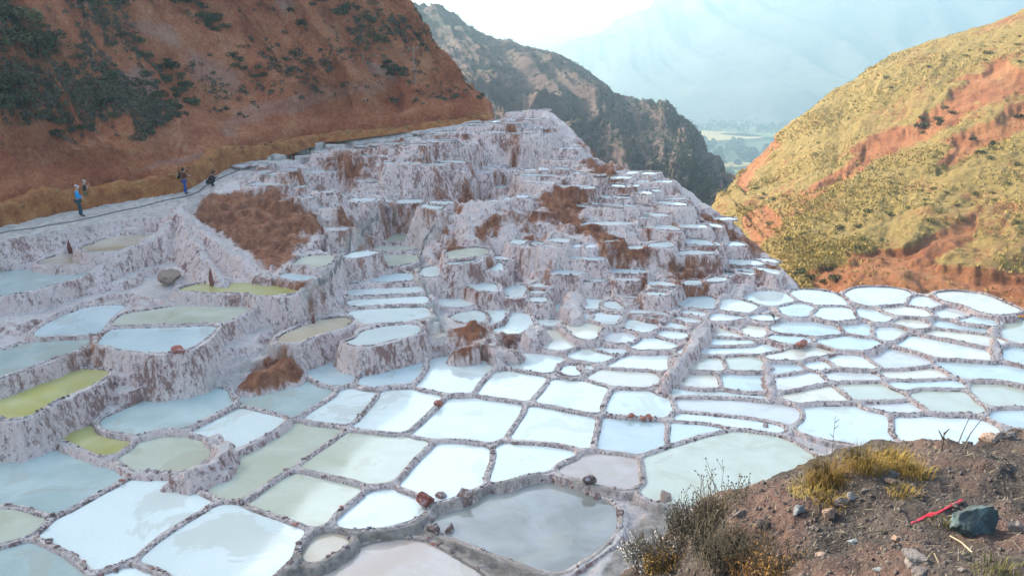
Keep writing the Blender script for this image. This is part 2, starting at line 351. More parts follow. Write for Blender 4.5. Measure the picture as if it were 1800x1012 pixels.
# ------------------------------------------------------------------ survey of the salt ponds: region | level | colour | label | water's edge
REG = {'A': (0, 560, 2.2383), 'B': (500, 560, 2.2383), 'C': (1000, 480, 2.664), 'D': (1300, 480, 2.664), 'E': (0, 360, 2.53),
       'F': (480, 340, 2.6633), 'G': (300, 180, 2.6633), 'H': (800, 140, 2.4097), 'P': (0, 0, 1.0)}
TINT = {'w': ((.55, .60, .55), 'white'), 't': ((.30, .37, .34), 'blue-green'), 'g': ((.40, .41, .30), 'grey-green'), 'y': ((.34, .31, .08), 'yellow-green'),
        'b': ((.36, .28, .18), 'brown'), 'l': ((.52, .51, .48), 'lavender grey'), 'c': ((.53, .49, .38), 'cream'), 'd': ((.17, .165, .14), 'dark grey'),
        's': ((.40, .475, .465), 'pale blue'), 'p': ((.35, .27, .215), 'pinkish brown')}
TRACE = '''
A|0|t|large blue-grey salt pond at the left edge below the yellow-green pond|0,545 140,505 215,505 300,545 420,590 500,615 380,690 220,780 120,745 30,725 -60,728 -60,560
A|0|w|large white salt pond between the blue-grey one and the lowest stone bund|545,632 640,640 690,655 760,690 845,715 640,835 520,930 370,985 330,960 280,930 160,850 210,800 380,700
A|0|g|dull grey-green salt pond under the stony bund at the left edge|-60,755 60,750 150,775 195,785 110,845 60,875 -60,900
A|-.05|t|blue-grey salt pond in the bottom left corner|-60,930 80,885 150,895 220,920 280,950 320,1000 300,1060 -60,1060
A|0|w|broad white salt pond beside the mud pool at the bottom|890,728 940,740 975,765 1090,800 1160,850 1185,865 1090,935 1010,1000 960,1060 720,1060 650,1000 545,965 640,880 760,800
A|-.05|w|thin white strip of salt pond cut by the bottom of the view|500,985 560,985 640,1010 690,1060 340,1060
A|.05|g|long milky salt pond with a tan shallow corner by the stone heap|1160,412 1340,440 1260,500 1180,550 1090,610 1010,660 950,705 880,715 820,670 770,640 900,560 930,545 1050,480
P|.0|g|milky green salt pond left of the mud pool with a stony left bund|438,886 475,864 495,845 520,832 570,842 634,856 626,870 578,909 558,914 520,913 489,902
A|.2|w|bright white salt pond whose left end stays grey-green|920,358 1000,375 1120,405 1090,440 990,495 905,535 890,490 860,475 740,445 830,395
A|.3|t|blue-green salt pond at the foot of the reddish salt wall|790,290 850,300 905,345 830,390 720,440 640,435 560,450 500,460 400,430 480,390 600,335 700,310
A|.15|g|small grey-green salt pond above the curved heap of stones|660,455 730,470 820,490 830,505 740,570 650,598 580,595 500,580 470,565 560,500 600,465
A|.2|y|small yellow-green salt pond under the left salt wall|250,430 330,445 420,465 505,475 480,510 410,545 370,540 330,505 225,465
A|1.25|y|long yellow-green salt pond on a ledge at the left edge|-60,330 0,315 130,255 260,205 400,218 330,260 220,320 90,395 -60,395
A|.1|s|little pale pond between the yellow-green ledge and the blue-grey pond|-60,450 50,465 90,490 40,505 -60,535
A|.15|t|half blue half white salt pond at the end of the muddy path|1190,235 1240,265 1310,295 1250,325 1150,380 1050,355 950,310 1060,265 1130,230
B|.2|s|small pale blue salt pond under the fluted salt wall, left one of two|90,215 200,165 285,165 270,215 235,255 160,260
B|.2|s|blue-grey salt pond under the fluted salt wall, right one of two|315,240 430,195 560,175 540,215 490,260 420,265 315,262
B|.1|w|narrow white salt pond between two straight stone bunds|240,285 365,295 330,340 250,420 160,410 80,400 160,345
B|.1|w|white salt pond with a red stone on its right bund|400,275 500,280 600,300 615,305 590,330 520,395 475,450 280,428 310,390 370,315
B|.15|w|brightest white salt pond below the brown boulders|570,185 650,180 700,190 800,208 760,260 735,298 640,295 520,270 550,225
B|.1|w|white salt pond second in the row below the brown boulders|815,220 900,225 1030,245 1000,285 960,325 880,315 755,300 775,265
B|.1|w|white salt pond third in the row below the brown boulders|1050,248 1150,255 1275,275 1255,320 1230,370 1120,355 990,325 1010,295
B|.05|w|wide white salt pond in the middle of the lower flat|660,315 750,315 935,340 930,370 880,430 850,460 780,470 680,465 500,460 560,410
B|.05|w|wide white salt pond right of the middle of the lower flat|960,350 1060,355 1215,395 1210,440 1205,505 1110,490 1000,480 890,475 920,430 945,395
C|0|s|pale milky salt pond above the pinkish brown mud pond|170,690 300,695 445,705 450,760 445,805 300,825 140,820 150,760
C|.05|w|white salt pond edged by a line of red stones|200,555 350,565 490,600 480,650 450,668 300,665 165,648 180,600
C|0|s|wedge of pale milky pond left of the big green pond|480,705 600,705 750,735 640,760 540,790 465,805 470,750
C|0|g|big half-round green salt pond under the near dirt bank|350,925 400,875 520,800 650,755 800,745 900,765 1000,810 1080,860 1135,900 1100,980 1000,1060 700,1060 500,1050 372,1015
C|0|p|pinkish brown mud pond with a rounded right end|20,890 120,860 240,865 310,895 345,950 330,985 250,980 100,940 0,925 -20,905
B|.05|g|milky pond under two parallel bunds in the centre of the flat|250,455 340,458 470,475 555,492 530,530 490,580 440,630 330,645 200,620 70,585 130,540
B|0|w|rounded milky pond left of the dark pool's far bank|620,500 690,500 790,530 795,570 780,620 745,675 660,690 590,710 530,690 460,655 490,600 540,545
B|0|w|milky pond with an arched top beside the dark pool|880,505 960,498 1050,510 1130,530 1135,540 1050,565 970,585 930,625 860,650 805,655 820,610 850,550
B|-.05|w|half-moon white pond touching the dark pool's stone corner|350,688 420,685 480,695 530,715 520,740 460,770 380,790 210,795 260,745
B|-.2|d|big dark grey pool ringed with brown stones|580,800 600,770 700,740 800,690 900,660 1000,645 1100,655 1180,690 1260,715 1310,760 1290,850 1230,910 1150,960 1080,995 1000,985 900,950 780,900 690,870 620,840
B|-.3|p|shallow muddy pool at the bottom edge left of the dark pool|330,930 430,900 520,910 620,965 700,1015 760,1070 760,1120 200,1120 180,1060 230,980
A|-.1|b|little brown puddle beside the bottom stone bund|1210,885 1270,872 1330,880 1310,905 1250,930 1200,920
C|.1|c|white pond left of the tall salt spur|140,460 250,455 375,462 350,500 335,525 230,520 105,500
C|.15|w||210,415 310,385 440,385 435,410 395,450 290,450 185,445
C|.2|w||30,375 90,360 200,385 230,395 150,415 60,405
C|.2|w||95,345 160,345 280,370 240,380 170,378
C|.15|w||-30,412 60,415 140,425 110,465 40,470 -30,475
C|.5|c||10,245 90,245 145,260 140,285 110,315 40,310 0,295
C|.3|w||290,345 340,310 420,315 415,345 390,365 330,360
C|.35|l||165,290 240,290 320,300 300,325 200,325 155,310
C|.2|c||510,405 600,400 710,395 730,455 640,462 530,455 525,430
C|.2|g||725,395 870,388 905,425 905,460 750,460
C|.1|c|cream pond right of the tall salt spur|520,470 690,472 705,540 600,540 490,525
C|.1|s||715,475 900,475 920,520 925,548 820,555 725,540
C|.05|w||440,560 480,535 600,550 760,565 900,575 950,585 930,595 760,587 560,578
C|0|l|long lavender grey pond above the big green pond|500,595 600,585 800,590 950,620 1050,650 1060,675 1000,690 850,670 640,650 500,637
C|0|w||490,660 650,668 850,692 960,715 940,730 800,725 700,705 560,695 490,690
C|.25|w||551,388 620,355 760,350 920,347 1020,352 930,375 760,378
C|.3|w||600,330 640,305 740,308 870,330 860,340 720,337
C|.35|c||630,288 660,265 760,270 830,295 800,303 700,298
D|0|w|rounded white pond with a channel along its left side|340,640 400,630 560,640 680,665 690,720 670,790 560,775 420,750 330,735
D|0|w|pale pond behind the two dry stalks on the near bank|745,670 850,670 950,680 1050,675 1140,715 1140,750 1000,790 900,800 730,755
D|.1|g||840,545 940,550 1050,555 1080,620 1085,640 990,655 890,650 850,610
D|.1|g||460,520 560,515 660,530 760,585 750,600 580,600 530,590
D|.1|c||240,565 330,540 430,530 500,590 380,595 260,590
D|.15|l||200,505 260,475 350,470 400,515 300,535 220,550 185,535
D|.2|s||145,425 270,425 310,460 200,468 140,465
D|.2|w||290,425 370,410 440,440 440,450 360,455
D|.25|w||430,400 480,385 540,385 620,440 560,450 460,445
D|.15|l||390,470 500,460 600,465 620,490 540,505 440,513
D|.3|c|long cream pond below the little heap of red stones|125,390 240,370 380,352 440,370 340,395 230,410 150,415
D|.4|s||380,325 470,315 550,312 610,360 500,358 420,345
D|.3|w|large white pond on the right flat beside the dark stone edge|785,300 870,305 1000,330 1170,370 1180,400 1080,400 950,385 830,345 780,325
D|.4|c||865,285 950,272 1050,280 1150,300 1190,330 1160,343 1050,323 930,298
D|.2|s||960,430 1060,425 1200,440 1340,475 1340,500 1180,495 1040,485 980,460
D|.1|g|grey-green pond near the right edge above the dirt bank|1100,525 1230,520 1290,560 1340,590 1340,615 1200,620 1150,600
D|.15|c||700,470 800,460 920,455 980,490 860,500 720,500
D|.12|s||720,510 860,505 1000,502 1050,535 940,543 820,538 740,543
D|.05|l||580,610 700,605 820,610 870,650 780,665 680,640 590,635
D|.2|l|grey pond under a short dark earth wall|620,395 700,385 830,400 860,420 780,440 680,445
D|.5|c||710,235 790,215 860,240 860,250 770,250
D|.45|s||520,250 580,225 640,240 600,260 560,285
D|.4|w||640,275 690,245 770,260 760,295 700,300
D|.45|s||930,250 970,230 1080,250 1180,265 1170,280 1050,268 960,262
D|.55|s||1030,230 1090,200 1160,210 1180,240 1100,245
D|.6|c||710,185 760,160 860,170 840,195 780,200
D|.6|w||365,190 440,170 520,200 530,215 430,210
D|.55|w||570,205 660,190 700,210 690,230 600,235
D|.4|g||1250,230 1340,240 1340,310 1270,290
D|.3|s||1240,360 1300,370 1345,410 1260,400
D|.05|s||1250,645 1340,640 1340,700 1230,690
D|.7|c|sunlit pale yellow pond on the far rim below the red slope|1010,125 1080,115 1150,150 1260,195 1180,195 1080,165
D|.65|l||600,125 640,98 720,97 760,130 720,147
D|.6|w||310,115 350,105 420,130 400,142
D|.6|w||120,130 170,112 220,125 190,145
D|.6|s||200,165 270,150 330,170 300,190 230,185
D|.55|w||60,200 130,180 200,185 160,210 90,212
D|.45|s||170,268 270,255 380,245 430,275 330,285 220,285
D|.42|s||190,302 260,290 330,310 280,328 190,328
D|.5|l||920,195 990,165 1090,185 1040,210
D|.6|l||800,150 850,130 930,150 880,162
C|.45|w||290,240 330,220 410,235 390,270 300,255
C|.55|w||330,208 370,198 450,215 430,230 350,220
C|.65|w||325,180 360,168 470,190 455,203 350,188
C|.7|w||395,163 420,145 510,160 500,176 430,173
C|.4|w||430,242 460,228 530,240 520,260 450,260
C|.5|w||480,210 510,200 600,212 580,228 500,222
C|.6|w||510,185 540,172 640,185 630,200 540,195
C|.7|s||540,155 560,135 660,140 660,165
C|.55|w||690,195 780,195 790,215 760,230 700,230
C|.65|w||725,165 760,150 860,165 850,183 740,181
C|.35|w||415,277 450,264 510,275 500,290 430,290
C|.6|w||135,195 190,190 190,235 150,225
C|.95|w||250,102 320,97 310,122 260,122
C|.8|w||240,127 290,124 300,145 255,150
C|.7|w||60,140 130,140 130,155 70,160
C|.55|w||35,195 90,195 85,215 35,212
C|.75|w||175,140 245,140 240,165 190,165
C|.4|c||720,240 800,235 820,250 760,262
C|.38|c||790,265 850,255 900,265 870,288 820,285
C|.5|l||880,190 960,175 1000,200 930,215
C|1.3|w||372,90 392,84 470,90 455,108 380,104
C|1.35|w||378,72 400,66 476,72 468,84 388,80
C|1.4|w||384,55 404,50 482,54 474,66 392,62
E|2.9|t|blue-green pond on the highest left terrace under the path|-60,310 60,298 200,295 360,300 390,310 240,345 100,385 -60,410
E|3.2|b|brown pool beside the white pyramid of salt|170,270 260,235 360,215 490,210 420,245 350,280 250,285
E|3.7|b|brown pool under the path by a dark niche|360,190 460,160 560,140 680,145 590,175 480,205 390,210
E|1.95|s|curved pale pond between two left terrace walls|205,560 300,500 400,465 520,455 480,500 430,540 390,580 280,585 190,590
E|1.85|t|blue-green pond above the long yellow-green ledge|-60,680 0,665 130,625 260,600 390,605 300,650 150,715 -60,790
E|2.0|g|grey-green pond behind a straight bund on the middle terrace|540,540 560,495 700,475 900,440 1050,415 1160,405 1090,455 980,520 800,530 650,538
E|1.95|s|pale blue pond with a red stone on its front corner|480,610 530,550 700,547 930,543 880,590 800,650 640,640 540,625
E|2.5|y|thin yellow-green pond at the foot of the white pyramid|820,378 900,360 1100,355 1250,350 1330,360 1300,390 1150,395 900,388
E|2.75|s|pale pond below the brown mound, lower of two|1220,340 1300,300 1410,300 1350,350 1280,345
E|3.0|g|grey pond below the brown mound, upper of two|1310,285 1370,235 1460,230 1400,293
F|1.3|b|narrow brown pond beside the muddy path with a bright far edge|60,690 100,655 230,605 345,590 290,625 170,665 100,692
F|1.25|w|bright pond along the top of the fluted salt wall|330,700 430,660 560,625 660,625 640,655 520,690 390,712
F|1.3|w|lowest bright strip in the staircase of ponds by the white ramp|385,560 420,545 560,537 690,542 700,580 560,595 440,600
F|1.4|w|second bright strip up in the staircase by the white ramp|385,503 450,497 690,488 695,510 560,520 390,527
F|1.5|w|third bright strip up in the staircase by the white ramp|375,462 440,442 660,437 675,460 560,470 400,480
F|1.7|s|fourth strip up, half bright, in the staircase by the white ramp|370,415 440,390 630,380 640,410 500,418
F|2.0|g|fifth strip up, grey, in the staircase by the white ramp|470,325 500,285 640,282 640,320 560,330 480,345
F|2.15|g|sixth strip up, grey, in the staircase by the white ramp|500,255 530,242 640,242 645,270 520,275
F|2.3|g|seventh strip up, grey, in the staircase by the white ramp|540,218 590,182 680,182 650,205 640,230 540,235
F|2.5|s|topmost strip of the staircase under the brown bank|640,162 700,132 780,132 740,167 680,177
F|1.9|w|round white pond right of the white ramp|720,375 740,350 790,345 810,375 780,390 740,390
F|1.5|w||775,410 830,415 855,435 800,430
F|1.5|w|oval white pond above a curved red bank|890,410 950,405 1010,435 1015,455 960,445 890,430
F|.95|w|bright white pond right of the ramp below the round one|790,510 850,465 885,470 905,520 850,525
F|2.0|w||1015,345 1060,325 1080,345 1070,360 1020,355
F|1.2|w||1115,460 1130,430 1165,435 1175,475 1150,490
F|2.6|g||820,310 850,275 960,260 985,285 940,305
F|2.5|s||810,328 880,320 970,308 930,325 840,338
F|1.3|w||1205,442 1215,430 1280,428 1275,442
F|1.2|w||1195,470 1200,452 1275,450 1280,472
F|1.1|w||1205,508 1205,484 1275,482 1290,510
F|.5|w||1180,530 1240,520 1370,520 1360,570 1290,578 1210,575
F|.8|w||870,575 940,555 1000,560 990,595 900,590
F|.7|w||1020,560 1080,555 1060,590 1030,610
F|.6|w||1120,570 1160,555 1200,590 1180,640 1130,650
F|.4|w||1230,590 1320,585 1320,620 1250,630
F|.3|c|cream pond right of the brown boulders|1220,700 1240,640 1290,635 1400,680 1430,705 1370,725 1260,715
F|.15|w||1170,770 1250,765 1340,780 1310,830 1230,820 1150,800
F|.15|w||1350,785 1430,785 1520,800 1480,840 1390,865 1330,840
F|.9|b||1100,420 1135,415 1120,450 1085,455
G|3.1|g||680,500 740,490 800,500 790,525 690,528
G|3.6|s||520,385 600,365 700,360 690,378 560,392
G|3.9|s||860,340 920,330 960,345 900,372
G|4.2|s||740,455 800,430 880,425 860,452 780,470
H|2.6|s||115,575 140,552 260,530 250,545 160,570
H|3.2|s||85,385 130,360 250,350 240,372 150,392
H|4.4|s||0,300 50,298 90,308 0,322
'''
def px_of(reg, s):
    ox, oy, sc = REG[reg]
    return np.array([[ox + float(a) / sc, oy + float(b) / sc] for a, b in (t.split(',') for t in s.split())])

# soil survey: image outlines -> soil type of the ground that lies there
def PX(reg, s): return px_of(reg, s)
BROWN = [
    (PX('P', '328,352 380,332 480,336 500,346 545,372 560,402 540,430 500,475 470,482 440,450 400,420 360,400 338,375'), 1.0),
    (PX('P', '590,265 632,280 636,312 610,322 600,290 570,272'), 1.0),
    (PX('P', '625,440 640,428 660,400 700,370 760,362 765,385 720,388 690,397 660,430 655,470 620,490 605,470'), .72),
    (PX('P', '590,375 615,372 626,410 612,425 595,400'), .95),
    (PX('H', '340,470 480,420 560,520 580,560 500,570 620,640 740,720 840,710 830,770 740,800 640,720 540,660 470,590 380,540'), 1.0),
    (PX('H', '555,355 700,365 695,440 620,455 575,400'), 1.0),
    (PX('H', '950,765 1060,785 1085,840 1000,865 910,850'), .9),
    (PX('F', '860,640 960,598 990,680 910,695 845,660'), 1.0),
    (PX('F', '835,745 930,695 1015,760 1000,805 890,770'), 1.0),
    (PX('F', '1000,720 1100,675 1170,760 1110,795 1035,735'), .6),
    (PX('F', '885,437 1010,460 1100,490 1070,505 895,462'), 1.0),
    (PX('F', '800,165 830,150 890,240 850,250'), 1.0),
    (PX('H', '1020,560 1090,570 1290,730 1260,750 1080,640'), .95),
    (PX('A', '490,375 580,305 645,255 650,305 520,372'), .85),
    (PX('A', '920,295 1000,180 1120,105 1160,160 1155,215 1000,265'), 1.0),
    (PX('H', '0,440 80,450 90,500 0,520'), .7), (PX('H', '150,370 190,380 220,460 170,450'), .9),
    (PX('H', '280,510 330,570 380,650 330,660 290,590'), .85), (PX('H', '100,600 150,620 165,720 120,740'), .8),
    (PX('H', '440,295 480,300 490,340 440,335'), .9), (PX('H', '180,260 240,260 260,310 200,320'), .6),
    (PX('G', '1330,405 1430,400 1440,450 1330,470'), .8), (PX('G', '1510,320 1570,310 1590,400 1520,410'), .9),
    (PX('G', '380,340 440,310 500,330 480,380 400,390'), .7), (PX('G', '1100,190 1300,170 1320,220 1150,230'), .5),
    (PX('A', '0,390 100,420 180,450 110,470 0,415'), .7), (PX('E', '690,290 820,270 830,350 700,350'), .6),
    (PX('D', '820,110 960,120 950,165 860,150'), .75), (PX('D', '440,85 530,75 520,115 430,110'), .7), (PX('D', '660,370 780,365 870,405 840,415 700,392'), .85),
    (PX('H', '500,240 570,290 560,310 480,260'), 1.0), (PX('H', '870,590 930,600 920,640 870,620'), .8), (PX('H', '690,640 830,650 840,700 700,700'), .45),
    (PX('H', '1130,540 1260,650 1340,740 1330,780 1230,690'), .8),
]
PATHS = [
    PX('P', '-80,455 0,402 130,378 230,356 326,330 345,318 400,285 470,262 560,243 700,228 850,205 850,216 700,240 560,258 470,284 420,302 400,318 380,332 345,345 310,358 230,385 130,405 0,420 -80,470'),
    PX('A', '1090,90 1120,115 1000,180 920,240 905,300 990,335 1000,355 940,345 860,305 790,280 830,235 930,200 1000,150'),
    PX('P', '640,395 660,375 690,362 700,366 655,400 640,425 560,500 530,530 522,520 560,480 620,425'),
    PX('P', '730,425 765,395 775,402 742,440 745,490 775,560 790,600 770,610 740,540 728,470'),
]
MUDS = [
    PX('P', '480,1012 520,960 620,915 700,905 740,885 760,930 830,960 900,985 960,1012 1050,1012 1110,950 1140,900 1180,880 1240,900 1200,1020 1100,1100 460,1100'),
    PX('P', '735,885 760,870 830,850 930,835 1010,838 1090,865 1140,885 1180,880 1170,905 1100,880 1010,850 930,848 830,872 770,900'),
]
# ------------------------------------------------------------------ ponds: outlines on the ground
ponds = []
def add_pond(poly, lev, tint, label, group, traced, near):
    c = poly.mean(0)
    a = 0.5 * np.sum(poly[:, 0] * np.roll(poly[:, 1], -1) - np.roll(poly[:, 0], -1) * poly[:, 1])
    if a < 0: poly = poly[::-1]
    ponds.append(dict(poly=poly, lev=lev, tint=tint, label=label, group=group, traced=traced, c=c, area=abs(a), near=near))
ctrl = []                       # x, y, z (metres) for the smooth ground under the ponds
for line in TRACE.strip().splitlines():
    reg, lev, tint, label, pts = line.split('|')
    lev = float(lev)
    pp = px_of(reg, pts)
    W = np.array([atz(a, b, lev)[:2] for a, b in pp])
    d = W[:, 1].mean()
    P = chaikin(chaikin(W, 1, w=0.07), 1, w=.22)
    a_ = np.sign(np.sum(P[:, 0] * np.roll(P[:, 1], -1) - np.roll(P[:, 0], -1) * P[:, 1]))
    P = resample(P, max(0.22, d * 0.007))
    if a_ < 0: P = P[::-1]
    n = len(ponds)
    P = P + 0.05 * np.stack([fbm(P[:, 0] * 1.7, P[:, 1] * 1.7, seed=n), fbm(P[:, 0] * 1.7 + 9, P[:, 1] * 1.7, seed=n + 5)], -1) * min(1.5, d / 30)
    add_pond(P, lev * K, tint, label, None, True, d)
    for k in range(0, len(W), 2 if len(W) < 10 else 3):
        ctrl.append((*W[k], lev * K))
    ctrl.append((*W.mean(0), lev * K))
n_traced = len(ponds)
# widen or narrow each outline so that neighbours share one narrow bund
BUND = 0.29
for it in range(5):
    P0 = [p['poly'].copy() for p in ponds]
    RAD = [np.hypot(*(q - p['c']).T).max() for p, q in zip(ponds, P0)]
    for i, p in enumerate(ponds):
        P = P0[i]; best = np.full(len(P), 9.0)
        for j, q in enumerate(P0):
            if j == i or np.hypot(*(ponds[j]['c'] - p['c'])) > RAD[i] + RAD[j] + 2.5: continue
            dj = sdist(P[:, 0], P[:, 1], q[::2])
            dj = np.where(in_poly(P[:, 0], P[:, 1], q[::2]), -dj, dj)
            if abs(ponds[j]['lev'] - p['lev']) > .42 * K: dj = np.maximum(dj, .30)
            best = np.minimum(best, dj)
        lim = (0.08 + 0.0055 * p['near']) if p['tint'] != 'd' else .03
        if p['lev'] > .75 * K: lim *= .6
        g = np.clip((best - BUND) / 2, -.4, lim)
        if it > 1: lim *= .9 if p['near'] > 42 and p['lev'] < .75 * K else .25; g = np.minimum(g, lim)
        g = (g + np.roll(g, 1) + np.roll(g, -1)) / 3
        t_ = np.roll(P, -1, 0) - np.roll(P, 1, 0); t_ /= np.maximum(np.linalg.norm(t_, axis=1, keepdims=True), 1e-9)
        p['poly'] = P + np.stack([t_[:, 1], -t_[:, 0]], -1) * g[:, None]
        if it < 4: p['poly'] = resample(p['poly'], max(0.22, p['near'] * 0.0065))
# bare ground and hillside levels
for px, py, zu in [(312, 368, 4.7), (250, 475, 2.7), (300, 475, 2.6), (345, 480, 2.55), (215, 460, 2.9), (300, 440, 2.75),
                   (500, 342, 5.1), (545, 372, 4.6), (440, 396, 4.0), (480, 478, 2.9), (560, 405, 3.9), (400, 415, 3.8), (420, 340, 5.2), (520, 440, 3.3),
                   (640, 400, 3.2), (600, 440, 2.9), (560, 490, 2.5), (525, 525, 2.1), (700, 365, 3.7), (640, 470, 2.4), (740, 440, 2.2), (745, 500, 1.6), (775, 590, 1.0),
                   (600, 560, 1.7), (500, 600, .8), (430, 660, .4), (400, 690, .3), (480, 625, 1.0), (540, 570, 1.6),
                   (860, 610, .9), (820, 640, .5), (900, 640, .3), (850, 575, 1.1), (760, 640, .3), (1180, 660, .15), (1220, 600, .8), (1290, 545, .9)]:
    ctrl.append(atz(px, py, zu))
for px, py, du in [(850, 205, 65), (850, 250, 58), (850, 300, 52), (850, 350, 47.5), (850, 400, 44.5), (850, 450, 41.8), (850, 500, 39.5),
                   (950, 200, 66), (950, 250, 58), (950, 300, 52.5), (950, 350, 48), (950, 400, 44.8), (950, 450, 42), (950, 500, 39.6), (950, 545, 37.8),
                   (1050, 260, 60), (1050, 300, 54), (1050, 350, 48.8), (1050, 400, 45.2), (1050, 450, 42.2), (1050, 500, 39.8), (1050, 540, 38.3),
                   (1130, 300, 55), (1150, 350, 49.5), (1150, 400, 45.6), (1150, 450, 42.6), (1150, 500, 40.1), (1250, 365, 52), (1250, 400, 48), (1250, 450, 44.2), (1250, 500, 41.2),
                   (1330, 445, 47.5), (1340, 480, 44), (1370, 500, 43), (1000, 228, 62), (700, 260, 59), (700, 300, 52), (700, 340, 47.5), (600, 280, 55), (600, 320, 49), (600, 350, 46), (760, 300, 52), (760, 350, 47.2), (520, 310, 49),
                   (1130, 302, 55.5), (940, 190, 66), (1034, 266, 59), (1190, 326, 53.5)]:
    ctrl.append(atd(px, py, du * K))
for px, py, zu in [(-200, 900, 0), (-200, 700, .8), (-200, 550, 2.4), (200, 1150, -.2), (700, 1200, -.3), (1200, 1200, -.1), (1700, 1150, 0), (2000, 900, 0), (2000, 720, .1), (2000, 600, .3)]:
    ctrl.append(atz(px, py, zu))
WALLPX = [(-1100, 760, 4.0), (-620, 570, 4.05), (-330, 478, 4.1), (-160, 443, 4.2), (0, 397, 4.32), (130, 365, 4.4), (230, 346, 4.72), (326, 329, 5.12), (400, 291, 5.55), (560, 247, 6.3), (700, 231, 6.9), (800, 216, 7.35), (852, 206, 7.62)]
WALLB = np.array([atz(*w) for w in WALLPX])
OUTPX = [(-1100, 800, 4.0), (-620, 600, 4.05), (-330, 503, 4.1), (-160, 465, 4.2), (0, 420, 4.3), (135, 397, 4.35), (235, 374, 4.65), (312, 362, 4.95), (350, 350, 5.2), (420, 304, 5.6), (480, 281, 5.95), (570, 257, 6.3), (700, 241, 6.9), (800, 224, 7.35), (860, 213, 7.6)]
OUTB = np.array([atz(*w) for w in OUTPX])
for w in WALLB[3:]:
    ctrl.append(tuple(w))
    ctrl.append(tuple(w + np.array([-4, 3, 0]))); ctrl.append(tuple(w + np.array([-12, 9, 0])))
for w in OUTB[3:]: ctrl.append((w[0], w[1], w[2] - .5))
ctrl = np.array(ctrl)
keep = []
for i in range(len(ctrl)):
    if all(np.hypot(*(ctrl[i, :2] - ctrl[j, :2])) > 0.5 for j in keep): keep.append(i)
ctrl = ctrl[keep]
def tps_fit(P, z, lam):
    n = len(P)
    r2 = ((P[:, None] - P[None]) ** 2).sum(-1) + 1e-9
    A = np.zeros((n + 3, n + 3)); A[:n, :n] = 0.5 * r2 * np.log(r2) + lam * np.eye(n)
    A[:n, n] = 1; A[:n, n + 1:] = P; A[n, :n] = 1; A[n + 1:, :n] = P.T
    return np.linalg.solve(A, np.concatenate([z, np.zeros(3)]))
TP = ctrl[:, :2]; TW = tps_fit(TP, ctrl[:, 2], 1.0)
def base_at(x, y):
    x = np.asarray(x, float); y = np.asarray(y, float); sh = x.shape
    x = x.ravel(); y = y.ravel(); out = np.empty(len(x))
    for s in range(0, len(x), 20000):
        xs, ys = x[s:s + 20000], y[s:s + 20000]
        r2 = (xs[:, None] - TP[None, :, 0]) ** 2 + (ys[:, None] - TP[None, :, 1]) ** 2 + 1e-9
        out[s:s + 20000] = (0.5 * r2 * np.log(r2)) @ TW[:-3] + TW[-3] + TW[-2] * xs + TW[-1] * ys
    return np.clip(out.reshape(sh), -1.0, 14.0)
# outer edge of the salt works: beyond it the ground falls into the ravine
EDGE = np.array([atd(840, 182, 72 * K)[:2], atd(895, 180, 69 * K)[:2], atd(940, 186, 66.5 * K)[:2], atd(968, 212, 64 * K)[:2], atd(1003, 230, 62 * K)[:2], atd(1034, 264, 59 * K)[:2], atd(1066, 281, 57.5 * K)[:2], atd(1144, 302, 55 * K)[:2], atd(1186, 320, 54 * K)[:2], atd(1230, 352, 52.5 * K)[:2], atd(1310, 415, 49.5 * K)[:2], atd(1375, 478, 45.5 * K)[:2],
                 atz(1405, 509, .85)[:2], atz(1500, 505, .8)[:2], atz(1640, 513, .75)[:2], atz(1700, 522, .7)[:2], atz(1790, 556, .65)[:2], atz(1870, 590, .55)[:2], atz(2100, 660, .4)[:2]])
EDGE_C = chaikin(EDGE, 2, closed=False)
EDGE_POLY = np.concatenate([EDGE_C, [[90, 10], [-120, 10], [-120, 60], [-60, 110]]])   # inside = salt works
